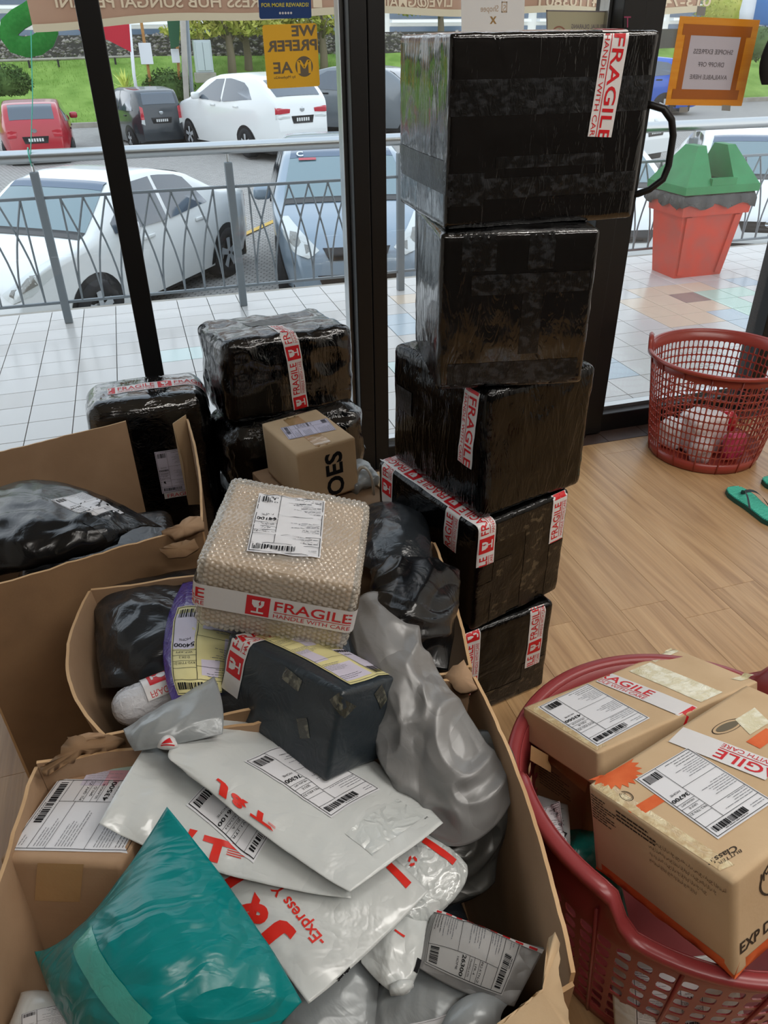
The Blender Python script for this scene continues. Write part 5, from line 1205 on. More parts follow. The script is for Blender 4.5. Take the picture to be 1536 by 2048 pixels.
# ================================================================== SOFT BAGS
def L3(t): return np.stack([2*(t-.5)*(t-1), -4*t*(t-1), 2*t*(t-.5)], -1)
def bag(name, label, cat, rows, mt, th=.02, lo=None, n=56, group=None, seed=1, wr=(.003, 7.), cr=None, edge=.0, part='pouch', pw=2.2, twist=0.):
    """a sealed bag: rows = three rows (near, middle, far) of three (px, py, z) points on its upper skin.
    th = belly height, wr = (height, frequency) of soft wrinkles, cr = (height, frequency) of hard creases"""
    G = np.array([[pz(*q) for q in r] for r in rows])            # [v][u]
    t = np.linspace(0, 1, n); U, Vv = np.meshgrid(t, t, indexing='ij'); B = np.einsum('uvi,uvj,jik->uvk', L3(U), L3(Vv), G)
    du, dv = np.gradient(B, axis=0), np.gradient(B, axis=1); N = np.cross(du, dv); N /= np.linalg.norm(N, axis=2)[..., None]
    pr = (1-np.abs(2*U-1)**pw)*(1-np.abs(2*Vv-1)**pw)
    Lu, Lv = np.linalg.norm(G[1, 2]-G[1, 0]), np.linalg.norm(G[2, 1]-G[0, 1]); X, Y = U*Lu, Vv*Lv
    ca, sa = math.cos(twist), math.sin(twist); q = np.stack([(ca*X+sa*Y)*wr[1]*2.0, (-sa*X+ca*Y)*wr[1]*.7, X*0+seed*5.3], -1)
    q[..., :2] += 1.2*(np.stack([vn(q*.8, seed+3), vn(q*.8, seed+4)], -1)-.5)
    w = wr[0]*(ridge(q, seed, 2)-.55)*2.6
    if cr:
        q2 = np.stack([X*cr[1]*3., Y*cr[1]*3., X*0+seed*2.1], -1); q2[..., :2] += 1.5*(np.stack([vn(q2*.7, seed+8), vn(q2*.7, seed+9)], -1)-.5)
        w = w+cr[0]*(np.maximum(ridge(q2, seed+20, 2)-.45, 0)*2.2-.4)
    rim = np.minimum(np.minimum(U, 1-U), np.minimum(Vv, 1-Vv)); fade = np.clip(rim/.10, 0, 1)
    ew = edge*(vn(np.stack([X*22, Y*22, X*0+seed], -1), seed+7)-.5)
    top = B+N*((th*pr+w*(.35+.65*fade)+ew)[..., None])
    bot = B-N*(((lo if lo is not None else th*.5)*pr+.0006-(w*(1-fade)*.35+ew*(1-fade)))[..., None])
    V = np.concatenate([top.reshape(-1, 3), bot.reshape(-1, 3)]); F = []; m_ = n*n
    for i in range(n-1):
        for j in range(n-1):
            a, b, c, d = i*n+j, (i+1)*n+j, (i+1)*n+j+1, i*n+j+1; F.append((a, b, c, d)); F.append((m_+d, m_+c, m_+b, m_+a))
    ed = [(i*n, (i+1)*n) for i in range(n-1)]+[((i+1)*n+n-1, i*n+n-1) for i in range(n-1)]+[(j+1, j) for j in range(n-1)]+[((n-1)*n+j, (n-1)*n+j+1) for j in range(n-1)]
    for a, b in ed: F.append((b, a, m_+a, m_+b))
    group = group or {'courier_bag': 'white courier bags heaped in the front carton', 'mailing_bag': 'plastic mailing bags waiting in the shop'}.get(name)
    t_ = thing(name, label, cat, bot.reshape(-1, 3)[bot.reshape(-1, 3)[:, 2].argmin()], group)
    mk(part, V, F, mt, t_, None, True); return t_, V, F
def on_bag(V, n, W, H, ox=0., oy=0.):
    """place() on a bag's own upper skin: W x H metres of art span the whole bag"""
    T_ = np.asarray(V)[:n*n].reshape(n, n, 3); N_ = np.cross(np.gradient(T_, axis=0), np.gradient(T_, axis=1)); N_ /= np.linalg.norm(N_, axis=2)[..., None]
    def g(uv):
        u = np.clip((uv[:, 0]+ox)/W, 0, 1)*(n-1.001); v = np.clip((uv[:, 1]+oy)/H, 0, 1)*(n-1.001); i, j = u.astype(int), v.astype(int); a, b = (u-i)[:, None], (v-j)[:, None]
        f = lambda A: A[i, j]*(1-a)*(1-b)+A[i+1, j]*a*(1-b)+A[i, j+1]*(1-a)*b+A[i+1, j+1]*a*b
        return f(T_), f(N_)
    return g
def hit(V, F, *pxs):
    bvh = BVHTree.FromPolygons([Vector(v) for v in np.asarray(V).tolist()], [list(map(int, f)) for f in F]); o = []
    dist = np.median((np.asarray(V)-CC)@CF)
    for x, y in pxs:
        d = ray(x, y); h = bvh.ray_cast(Vector(CC), Vector(d).normalized()); o.append(np.array(h[0]) if h[0] is not None else None)
    ok = [q for q in o if q is not None]; ref = np.mean([(q-CC)@CF for q in ok]) if ok else dist
    return [q if q is not None else CC+ray(*p)*ref for q, p in zip(o, pxs)]
def print_on(name, t, V, F, art, W, H, q0, q1, q2, maxedge=.014, eps=.0012, label=None, reach=.08):
    """lay flat art (W x H metres) on a mesh: art corners (0,0), (W,0), (0,H) fall on picture points q0, q1, q2"""
    a, b, c = hit(V, F, q0, q1, q2); pl = flat(a, (b-a)/W, (c-a)/H); uv0 = np.zeros((1, 2)); nn = pl(uv0)[1][0]
    if nn@(CC-a) < 0:
        nn = -nn
    g = lambda uv: (pl(uv)[0], np.repeat(nn[None], len(uv), 0))
    return lay(name, art, on_mesh(V, F, g, reach), t, maxedge, eps, .0005, True, label)
def strip_px(t, V, F, pa, pb, start=0., w=.048, flip=False, name='fragile_tape', art=None, eps=.0012, L=None):
    """tape laid from picture point pa to pb along its middle line"""
    a, b = hit(V, F, pa, pb); d = b-a; L = np.linalg.norm(d); d /= L; bvh = BVHTree.FromPolygons([Vector(v) for v in np.asarray(V).tolist()], [list(map(int, f)) for f in F])
    h = bvh.ray_cast(Vector(CC), Vector((a+b)/2-CC).normalized()); n = np.array(h[1]) if h[0] is not None else np.array([0, 0, 1.]); n = n-d*(n@d); n /= np.linalg.norm(n)
    if n@(CC-a) < 0: n = -n
    art = art(L) if art else fragile_art(L, w, start, flip=flip)
    v = np.cross(n, d); g = lambda uv: (a+uv[:, :1]*d+uv[:, 1:2]*v, np.repeat(n[None], len(uv), 0))
    return lay(name, art, on_mesh(V, F, g, .05), t, .012, eps, .0005, True, label='white tape printed FRAGILE in red' if name == 'fragile_tape' else None)

# ---- in the left carton
t, V, F = bag('mailing_bag', 'big black mailing bag with a white label lying in the left carton', 'bag', [[(-130, 1172, .50), (60, 1138, .52), (235, 1088, .51)], [(-110, 1075, .53), (90, 1060, .575), (262, 1060, .53)], [(-60, 1020, .50), (95, 962, .555), (325, 1055, .49)]], 'poly_black', .03, .05, seed=3, wr=(.006, 6), cr=(.008, 5))
print_on('shipping_label', t, V, F, label_art('05150', 'KV1-ALR', 'KEDAH', 'A03-C', seed=41), .1, .15, (166, 976), (101, 1000), (248, 1026))
print_on('clear_pocket', t, V, F, Art().rect(0, 0, .1, .09, 'poly_slate', 0), .1, .09, (215, 1085), (282, 1050), (165, 1045))

# ---- in the middle carton
t, V, F = bag('mailing_bag', 'dark grey shiny mailing bag against the left wall of the middle carton', 'bag', [[(203, 1376, .40), (285, 1368, .43), (410, 1335, .43)], [(190, 1270, .43), (285, 1255, .475), (410, 1250, .47)], [(184, 1186, .45), (270, 1160, .465), (410, 1134, .46)]], 'poly_slate', .03, .06, seed=4, wr=(.006, 5), cr=(.009, 4.5), twist=.6)
t, V, F = bag('gift_bag', 'purple plastic wrapped parcel with a yellow label in the middle carton', 'parcel', [[(345, 1404, .50), (405, 1400, .50), (462, 1385, .46)], [(328, 1275, .51), (405, 1285, .52), (478, 1290, .475)], [(366, 1166, .49), (425, 1160, .49), (485, 1160, .46)]], 'poly_purple', .02, .05, seed=5, wr=(.005, 12), twist=.3)
lay('shipping_label', label_art('54000', 'KV2-TTW-Z1', 'W.P.-KPT', 'D-DK.2', paper='yellow_paper', tone='lilac_paper', seed=42), turn(on_bag(V, 56, .122, .225), (.119, .160), 180), t, .008, .003)
# bubble wrapped roll
a, b = pz(262, 1412, .455), pz(372, 1368, .455); ax = (b-a)/np.linalg.norm(b-a); up = np.array([0, 0, 1.]); sd = np.cross(ax, up); sd /= np.linalg.norm(sd); up2 = np.cross(sd, ax)
t = thing('wrapped_roll', 'bubble wrapped roll with a red fragile mark in the middle carton', 'parcel', a-np.array([0, 0, .036]))
g = Geo(); R = .036; P = []
for s_ in np.concatenate([[-.034, -.033, -.030, -.024, -.014, 0], np.linspace(.01, .12, 14)]):
    r = R*math.sqrt(max(0.0004, 1-(max(0, -s_)/.034)**2)); row = []
    for k in range(41):
        an = 2*math.pi*k/40; rr_ = r+.0016*math.sin(an*12+(s_*250))*math.sin(s_*190+1); row.append(a+ax*s_+sd*rr_*math.cos(an)+up2*rr_*math.sin(an))
    P.append(row)
P = np.array(P); g.grid(P, 0, True); g.make('bubble_wrap', BUBBLE2, t, True)
P2 = np.array([[a+ax*s_+(sd*math.cos(2*math.pi*k/24)+up2*math.sin(2*math.pi*k/24))*R*.88*math.sqrt(max(.01, 1-(max(0, -s_)/.034)**2)) for k in range(25)] for s_ in np.concatenate([[-.029, -.02, 0], np.linspace(.02, .12, 6)])]); Geo().grid(P2, 0, True).make('roll_core', 'white_sheet', t, True)
A = Art().rect(0, 0, .07, R*2.6, 'tape_white', 0); A.rect(.012, R*.9, .05, R*1.9, 'red_ink', 1); A.rect(.018, R*1.35, .036, R*1.44, 'tape_white', 2); A.disc(.038, R*1.4, .009, 'tape_white', 2, 14); A.rect(.018, R*1.2, .022, R*1.6, 'tape_white', 2)
A.text('FRAGILE', .008, R*2.2, .012, 'red_ink', 1, w=.05)
def pr(uv):
    an = uv[:, 1]/R+.2; an = math.pi-an+.3; n = sd*(-np.cos(an))[:, None]*-1+up2*np.sin(an)[:, None]; return a+ax*(uv[:, :1]+.028)+n*(R+.0015), n
lay('fragile_tape', A, pr, t, .006, .0012, .0005, True)
t, V, F = bag('mailing_bag', 'small silver mailing bag lying over the rim between the middle and front cartons', 'bag', [[(270, 1502, .525), (335, 1492, .53), (445, 1468, .525)], [(256, 1482, .53), (335, 1445, .545), (445, 1408, .535)], [(247, 1459, .525), (325, 1414, .535), (428, 1352, .52)]], 'poly_grey', .012, .01, seed=6, wr=(.003, 7), cr=(.004, 7))
# black and silver bags at the right of the middle carton
t, V, F = bag('mailing_bag', 'dark grey bag at the back of the middle carton beside the stack', 'bag', [[(725, 1130, .49), (795, 1150, .52), (866, 1128, .49)], [(728, 1065, .51), (800, 1075, .54), (860, 1070, .515)], [(735, 1012, .485), (790, 1005, .50), (852, 1030, .49)]], 'poly_slate', .03, .05, seed=7, wr=(.004, 8), cr=(.004, 6))
t, V, F = bag('mailing_bag', 'crumpled black bag hanging over the right wall of the middle carton', 'bag', [[(738, 1275, .52), (800, 1312, .515), (893, 1343, .475)], [(740, 1190, .545), (818, 1210, .565), (915, 1205, .515)], [(742, 1140, .53), (815, 1112, .55), (915, 1148, .515)]], 'poly_black', .02, .04, n=72, seed=8, wr=(.012, 5), cr=(.016, 4.2), edge=.01)
t, V, F = bag('mailing_bag', 'large silver bag draped down the right side of the heap', 'bag', [[(800, 1640, .37), (930, 1690, .40), (1034, 1575, .435)], [(735, 1425, .465), (835, 1420, .52), (918, 1400, .50)], [(690, 1240, .545), (735, 1186, .58), (786, 1212, .55)]], 'poly_silver', .012, .03, n=100, seed=9, wr=(.010, 6), cr=(.020, 3.2), edge=.006, twist=.15)
t, V, F = bag('mailing_bag', 'dark silver bag sunk against the right wall of the front carton', 'bag', [[(815, 1800, .255), (895, 1815, .26), (965, 1780, .255)], [(830, 1650, .35), (940, 1655, .365), (1030, 1610, .39)], [(850, 1490, .42), (960, 1460, .45), (1027, 1500, .46)]], 'poly_silver_dark', .02, .05, n=80, seed=10, wr=(.007, 4), cr=(.018, 4), edge=.006)
# bubble wrapped carton on top of the heap
BX = Pose(-.029, 1.119, .60, -.356, .278, .270, .159, .04, .206)
t = thing('bubble_wrapped_box', 'cardboard box in bubble wrap with a wide fragile band, topmost on the heap', 'parcel', BX.W(np.array([.139, .135, 0])))
IN = Pose(0, 0, 0, 0, 1, 1, 1); IN.o, IN.a, IN.b, IN.c = BX.W(np.array([.009, .009, .006])), BX.a, BX.b, BX.c; IN.w, IN.d, IN.h = .26, .252, .145
V0, F0 = softbox(IN, .004, 16, .0006, 3, 9); mk('carton_body', V0, F0, 'card_pack', t, None, True)
lay('lid_edge', Art().rect(.002, .118, .258, .1205, 'card_dark', 0), on_mesh(V0, F0, IN.face('front')), t, .03, .0006)
def bub(loc, N, uq):
    pit = .0105; face = np.abs(np.abs(uq)-1) < 1e-6; ax_ = face.argmax(1); r = np.arange(len(loc)); u, v = loc[r, (ax_+1) % 3], loc[r, (ax_+2) % 3]
    row = np.floor(v/(pit*.88)); cu = ((u/pit+.5*(row % 2)) % 1)-.5; cv = ((v/(pit*.88)) % 1)-.5; hgt = np.sqrt(np.maximum(0, .19-(cu**2+cv**2)))/.43
    return loc+N*(.0034*hgt+.002*(fbm(loc*40, 5)-.5))[:, None]
V, F = softbox(BX, .014, 112, .0016, 11, 16, .004, bub); mk('bubble_wrap', V, F, BUBBLE, t, None, True)
lab = label_art('68100', 'KV1-BCV-Z1', 'SELANGOR', 'ALT-R', seed=43)
print_on('shipping_label', t, V, F, lab, .1, .15, (650, 1004), (518, 988), (640, 1119), eps=.003)
nf, nl, nr_ = (BX.D(np.array(q, float)) for q in ((0, -1, 0), (-1, 0, 0), (1, 0, 0)))
pth, nrm_ = [(-.007, .08, .083)], [nl]
for cx_, a0 in ((.007, 180), (.271, 270)):
    for q in np.linspace(0, 90, 6): a_ = math.radians(a0+q); pth.append((cx_+.014*math.cos(a_), .007+.014*math.sin(a_), .083)); nrm_.append(BX.D(np.array([math.cos(a_), math.sin(a_), 0])))
pth.append((.285, .06, .083)); nrm_.append(nr_)
rb1, LL = ribbon(BX.W(np.array(pth)), nrm_)
lay('fragile_tape', fragile_art(LL, .052, .178), rb1, t, .012, .001, .0006, True, 'wide white band printed FRAGILE HANDLE WITH CARE in red')
# slate wrapped box
DG = Pose(.138, .808, .475, .586, .153, .285, .158, -.098, .433)
V, F = softbox(DG, .008, 40, .003, 21, 12, .006); t = thing('wrapped_box', 'dark slate plastic wrapped box with a yellow label under the bubble wrapped box', 'parcel', DG.W(np.array([.078, .147, 0])))
mk('wrapping', V, F, 'poly_slate_tight', t, None, True)
lay('shipping_label', label_art('08000', 'KV1-TTW', 'KEDAH-SP', 'S02-B', paper='yellow_paper', tone='lilac_paper', seed=44, H=.235, W=.118), on_mesh(V, F, turn(DG.face('top'), (.030, .012), 0)), t, .015, .0014)
ntop, nlf = DG.D(np.array([0, 0, 1.])), DG.D(np.array([-1., 0, 0]))
tape_on(t, V, F, DG.W([(-.001, .254, .053), (-.001, .247, .150), (.01, .244, .158), (.12, .242, .158)]), [nlf, nlf, ntop, ntop], start=.035, flip=0)
for a_, b_ in (((568, 1345), (592, 1365)), ((668, 1392), (690, 1418)), ((604, 1436), (608, 1462)), ((755, 1378), (765, 1400))):
    strip_px(t, V, F, a_, b_, w=.02, name='clear_tape', art=lambda L: Art().rect(0, -.011, L+.012, .011, 'clear_tape_grey', 0)) if mat('clear_tape_grey', '#34352f', .22, 0, .6, coat=.4, var=('#6b6a5c', (60, 60, 60), 4, (.5, .62)), bump=('warp', (50, 50, 50), .7, .004)) else 0

# ---- in the front carton
CX = Pose(-.362, .778, .30, -.39, .185, .236, .193, -.19, -.019)
t, V, F = carton('labelled_carton', 'tan carton with a long white label in the left of the front carton', CX, 'card_mid', seed=25)
print_on('shipping_label', t, V, F, label_art('43500', 'PJ1-SMY-Z1', 'SELANGOR', 'SMY-D', W=.14, H=.165, seed=45), .14, .165, (256, 1708), (334, 1578), (14, 1702), eps=.001)
print_on('customs_slip', t, V, F, Art().rect(0, 0, .07, .06, 'pink_paper', 0).rect(0, .042, .07, .06, 'mint_paper', 1).rect(.0, .0, .03, .04, 'lilac_paper', 1).lines(.004, .036, .05, 7, .005, 'pale_ink', 2, 4), .07, .06, (160, 1572), (262, 1572), (186, 1530), eps=.001)
print_on('receipt_slip', t, V, F, Art().rect(0, 0, .06, .03, 'white_paper', 0).lines(.004, .024, .05, 4, .005, 'pale_ink', 1, 6), .06, .03, (196, 1530), (264, 1532), (208, 1513), eps=.0016)
print_on('clear_tape', t, V, F, Art().rect(0, 0, .06, .1, 'clear_tape_plain', 0), .06, .1, (70, 1800), (160, 1803), (76, 1725), eps=.001)
J = 'jt_red'
def logo(A, x, y, h, l=1, wings=True):
    """red slanted courier lettering"""
    A.text('J', x, y, h, J, l, w=h*.62, bold=.06); A.text('&', x+h*.80, y, h*1.02, J, l, w=h*.82, bold=.05)
    A.poly([(x+h*1.78, y+h*.74), (x+h*1.78, y+h), (x+h*2.9, y+h), (x+h*2.75, y+h*.74)], J, l); A.poly([(x+h*2.08, y), (x+h*2.36, y), (x+h*2.36, y+h*.76), (x+h*2.08, y+h*.76)], J, l)
    for k in range(3): A.poly([(x+h*2.62, y+h*(.52+.08*k)-h*.1), (x+h*2.95, y+h*(.55+.08*k)-h*.1), (x+h*2.97, y+h*(.59+.08*k)-h*.1), (x+h*2.62, y+h*(.56+.08*k)-h*.1)], J, l)
    return A
# white courier bags, lowest first
t, V, F = bag('courier_bag', 'white bag with a rolled white tip, lowest of the white bags', 'bag', [[(722, 1925, .365), (780, 1982, .36), (820, 1984, .355)], [(722, 1850, .37), (800, 1890, .37), (856, 1870, .363)], [(740, 1795, .36), (800, 1795, .36), (853, 1802, .352)]], 'poly_white', .012, .03, seed=14, wr=(.003, 8), cr=(.003, 7), edge=.004)
print_on('black_bar', t, V, F, Art().rect(0, 0, .02, .006, 'ink', 0), .02, .006, (834, 1915), (826, 1942), (842, 1920)); print_on('red_dash', t, V, F, Art().rect(0, 0, .03, .004, J, 0), .03, .004, (788, 1862), (808, 1876), (790, 1859))
roll = pz(800, 1968, .372); g = Geo(); P = [roll+np.array([-.022+.012*math.cos(a)*0, 0, 0]) for a in (0,)]
g.tube([roll+np.array([-.016, -.004, 0]), roll+np.array([0, -.007, .004]), roll+np.array([.016, -.004, 0])], [.007, .010, .006], 10); g.make('rolled_tip', 'poly_white', t, True)
t, V, F = bag('courier_bag', 'white courier bag with a red recycling mark, sticking out to the right', 'bag', [[(700, 1835, .375), (790, 1862, .365), (870, 1832, .362)], [(720, 1745, .385), (830, 1770, .382), (924, 1778, .376)], [(760, 1685, .392), (850, 1668, .392), (934, 1730, .382)]], 'poly_white_shiny', .012, .03, seed=15, wr=(.003, 8), cr=(.003, 8))
A = Art()
for k in range(3):
    a_ = k*2.094+.5; c_, n_ = math.cos(a_), math.sin(a_); R2 = lambda x, y: (.014+c_*x-n_*y, .014+n_*x+c_*y)
    A.poly([R2(-.006, .006), R2(.004, .006), R2(.007, .0095), R2(.004, .013), R2(-.0045, .0125)], J, 0); A.poly([R2(.004, .004), R2(.0115, .009), R2(.004, .0145)], J, 0)
print_on('recycling_mark', t, V, F, A, .028, .028, (824, 1738), (838, 1722), (812, 1722)); print_on('recycling_text', t, V, F, Art().text('RECYCLABLE', 0, 0, .005, 'pale_ink', 0, w=.045), .045, .02, (862, 1702), (818, 1692), (868, 1690)); print_on('red_bar', t, V, F, Art().rect(0, 0, .075, .014, J, 0), .075, .014, (905, 1731), (843, 1685), (913, 1720))
t, V, F = bag('courier_bag', 'white courier bag with big red letters and a black edge beside the teal bag', 'bag', [[(395, 1690, .42), (505, 1852, .418), (617, 2008, .40)], [(525, 1645, .405), (620, 1782, .418), (742, 1900, .408)], [(650, 1600, .385), (765, 1695, .405), (857, 1781, .412)]], 'poly_white', .012, .03, seed=16, wr=(.002, 6), cr=(.0016, 6), edge=.003)
A = logo(Art(), .0, 0, .058); lay('red_logo', A, turn(on_bag(V, 56, .304, .25), (.68*.304, .15*.25), 180), t, .008, .0012)
lay('slogan', Art().text('-Express Your', 0, 0, .021, J, 0, w=.16, bold=.015), turn(on_bag(V, 56, .304, .25), (.80*.304, .35*.25), 180), t, .008, .0012)
print_on('red_bar', t, V, F, Art().rect(0, 0, .05, .018, J, 0), .05, .018, (812, 1778), (772, 1736), (823, 1766))
print_on('black_edge', t, V, F, Art().rect(0, 0, .05, .006, 'ink', 0), .05, .006, (672, 1958), (698, 1932), (676, 1962), .006)
t, V, F = bag('courier_bag', 'white courier bag with a red T and half hidden label over the tan carton', 'bag', [[(198, 1648, .515), (428, 1742, .458), (702, 1797, .45)], [(240, 1572, .515), (455, 1625, .448), (690, 1690, .432)], [(292, 1489, .505), (450, 1520, .418), (660, 1590, .395)]], 'poly_white', .016, .03, seed=17, wr=(.003, 5), cr=(.0025, 6), edge=.003)
print_on('shipping_label', t, V, F, label_art('06100', 'KV1-JTR', 'KEDAH', 'J01-A', seed=46), .1, .15, (470, 1530), (372, 1612), (600, 1600), eps=.0016)
A = Art(); h = .06; A.poly([(0, h*.74), (0, h), (h*1.5, h), (h*1.35, h*.74)], J, 0); A.poly([(h*.36, 0), (h*.66, 0), (h*.66, h*.76), (h*.36, h*.76)], J, 0)
for k in range(3): A.rect(h*.85, h*(.44+.1*k), h*1.35+k*.006, h*(.48+.1*k), J, 0)
print_on('red_letter', t, V, F, A, .09, .06, (395, 1716), (486, 1740), (409, 1670), .008); print_on('red_stroke', t, V, F, Art().poly([(0, 0), (.012, 0), (.03, .03), (.0, .03)], J, 0), .03, .03, (368, 1688), (384, 1692), (380, 1658), .008)
t, V, F = bag('courier_bag', 'white courier bag with a large label, uppermost, pinned under the slate box', 'bag', [[(363, 1530, .525), (530, 1672, .488), (700, 1784, .465)], [(348, 1490, .53), (585, 1575, .466), (800, 1712, .458)], [(470, 1425, .475), (690, 1485, .41), (886, 1648, .435)]], 'poly_white', .016, .03, seed=18, n=72, wr=(.002, 6), cr=(.0025, 5), edge=.003)
print_on('shipping_label', t, V, F, label_art('76300', 'MK1-KRU-Z2', 'MELAKA-SPT', 'SDU-E', seed=47), .1, .15, (590, 1486), (488, 1524), (760, 1580), eps=.0016)
print_on('red_logo', t, V, F, logo(Art(), 0, 0, .034), .10, .034, (432, 1562), (552, 1645), (428, 1582), .008, eps=.0016)
print_on('clear_patch', t, V, F, Art().rect(0, 0, .11, .08, 'poly_white_shiny', 0), .11, .08, (745, 1712), (850, 1632), (690, 1668), .01, eps=.001); print_on('size_mark', t, V, F, Art().text('5', 0, 0, .008, 'ink', 0), .01, .008, (856, 1636), (852, 1630), (850, 1640))
t, V, F = bag('mailing_bag', 'white bag corner with red fragile print poking up beside the silver bag', 'bag', [[(312, 1494, .53), (334, 1500, .53), (358, 1496, .525)], [(318, 1482, .54), (334, 1484, .545), (354, 1486, .54)], [(326, 1470, .535), (334, 1463, .54), (348, 1472, .535)]], 'tape_white', .003, .004, n=20, seed=19, wr=(.0006, 8))
print_on('red_print', t, V, F, Art().poly([(0, 0), (.012, .002), (.007, .012)], 'red_ink', 0).rect(0, -.003, .014, -.001, 'red_ink', 0), .014, .012, (322, 1489), (350, 1489), (326, 1476), .004)
# labelled grey bags at the bottom of the front carton
t, V, F = bag('mailing_bag', 'plain pale grey bag at the bottom of the front carton', 'bag', [[(560, 2085, .32), (650, 2085, .335), (745, 2085, .32)], [(560, 1990, .33), (650, 1990, .34), (756, 1990, .33)], [(560, 1895, .335), (660, 1885, .345), (762, 1915, .335)]], 'poly_grey', .015, .03, seed=20, wr=(.003, 6), cr=(.003, 5))
t, V, F = bag('mailing_bag', 'grey bag with a large creased printed label at the bottom of the front carton', 'bag', [[(715, 2085, .30), (850, 2085, .315), (1010, 2080, .32)], [(735, 2000, .315), (860, 1990, .33), (1000, 2010, .335)], [(826, 1920, .325), (885, 1922, .335), (1015, 1985, .335)]], 'poly_grey', .012, .03, seed=21, wr=(.003, 6), cr=(.004, 7))
print_on('shipping_label', t, V, F, label_art('03-BK1-2', 'BK1-2', 'R', 'K02-A', W=.13, H=.19, seed=48), .13, .19, (985, 1985), (750, 2060), (1000, 2085), eps=.0016)
t, V, F = bag('mailing_bag', 'grey crumpled bag corner at the bottom right of the front carton', 'bag', [[(870, 2085, .36), (940, 2085, .37), (1005, 2078, .365)], [(888, 2042, .365), (940, 2032, .375), (1000, 2040, .37)], [(920, 2004, .355), (960, 1996, .36), (1015, 2012, .36)]], 'poly_grey', .012, .02, seed=22, wr=(.005, 7), cr=(.006, 7))
t, V, F = bag('mailing_bag', 'grey bag covered by a printed label with fragile tape along its edge', 'bag', [[(838, 1936, .365), (930, 1986, .36), (1028, 2013, .36)], [(850, 1872, .37), (955, 1900, .385), (1060, 1952, .38)], [(868, 1812, .37), (960, 1858, .385), (1090, 1896, .395)]], 'poly_silver', .01, .03, seed=23, wr=(.003, 6), cr=(.0025, 6))
lay('shipping_label', label_art('26300', 'PR2-KTN-Z', 'PAHANG-KTN', 'LPR-4', W=.105, H=.15, seed=49, paper='shaded_label') if mat('shaded_label', '#a3a3a2', .5, 0, .3) else None, turn(on_bag(V, 56, .19, .13), (.010, .118), -90), t, .008, .0012)  # label paper greyed to carry the shade inside the carton
a, b = hit(V, F, (872, 1820), (1082, 1899)); 
A = Art().rect(0, 0, .2, .012, 'tape_white', 0)
for k in range(9): A.rect(.012+k*.021, .001, .024+k*.021, .0085, 'red_ink', 1)
lay('fragile_tape', A, on_bag(V, 56, .2, .17, 0, .152), t, .008, .002, .0006, True, 'red and white tape folded over the bag edge')
t, V, F = bag('mailing_bag', 'small bag with a printed label in the bottom left corner under the teal bag', 'bag', [[(0, 2085, .39), (60, 2085, .40), (150, 2085, .39)], [(26, 2030, .395), (75, 2022, .41), (150, 2030, .40)], [(42, 1986, .39), (85, 1982, .40), (145, 2000, .39)]], 'poly_white', .008, .03, seed=24, wr=(.002, 8))
print_on('shipping_label', t, V, F, label_art('31400', 'PR1-IPH', 'PERAK', 'I02-B', W=.08, H=.1, seed=50), .08, .1, (138, 2010), (42, 2030), (140, 2075), eps=.0016)
# teal bag
t, V, F = bag('mailing_bag', 'teal mailing bag with a pointed corner and a pale tape strip', 'bag', [[(70, 1903, .42), (165, 2100, .42), (330, 2300, .37)], [(182, 1828, .475), (305, 1955, .515), (462, 2150, .44)], [(335, 1614, .55), (492, 1822, .515), (603, 2004, .465)]], 'poly_teal', .035, .06, n=84, seed=25, wr=(.005, 7), cr=(.004, 6), twist=.8, edge=.003)
strip_px(t, V, F, (165, 1872), (290, 2060), name='clear_tape', art=lambda L: Art().rect(0, -.016, L, .016, 'teal_tape', 0)) if mat('teal_tape', '#3a9a8e', .25, 0, .6, coat=.3, bump=('warp', (30, 30, 30), .4, .004)) else 0
# padding that carries the heap (dark bags low in the cartons)
for nm, lb, lo, hi, mt_ in (('wrapped_parcel', 'dark grey parcel deep in the front carton beneath the white bags', (-.22, .47, .012), (.33, .88, .27), 'poly_slate'), ('wrapped_parcel', 'dark parcel deep in the middle carton beneath the bubble wrapped box', (-.08, 1.02, .012), (.40, 1.36, .40), 'poly_black'), ('wrapped_parcel', 'dark parcel deep in the left carton beneath the black bag', (-.42, 1.55, .012), (-.05, 1.85, .44), 'poly_black')):
    p = Pose(lo[0], lo[1], lo[2], 0, hi[0]-lo[0], hi[1]-lo[1], hi[2]-lo[2]); V, F = softbox(p, .03, 20, .004, 5, 8, .003); tt_ = thing(nm, lb, 'parcel', ((lo[0]+hi[0])/2, (lo[1]+hi[1])/2, lo[2])); mk('wrapping', V, F, mt_, tt_, None, True)

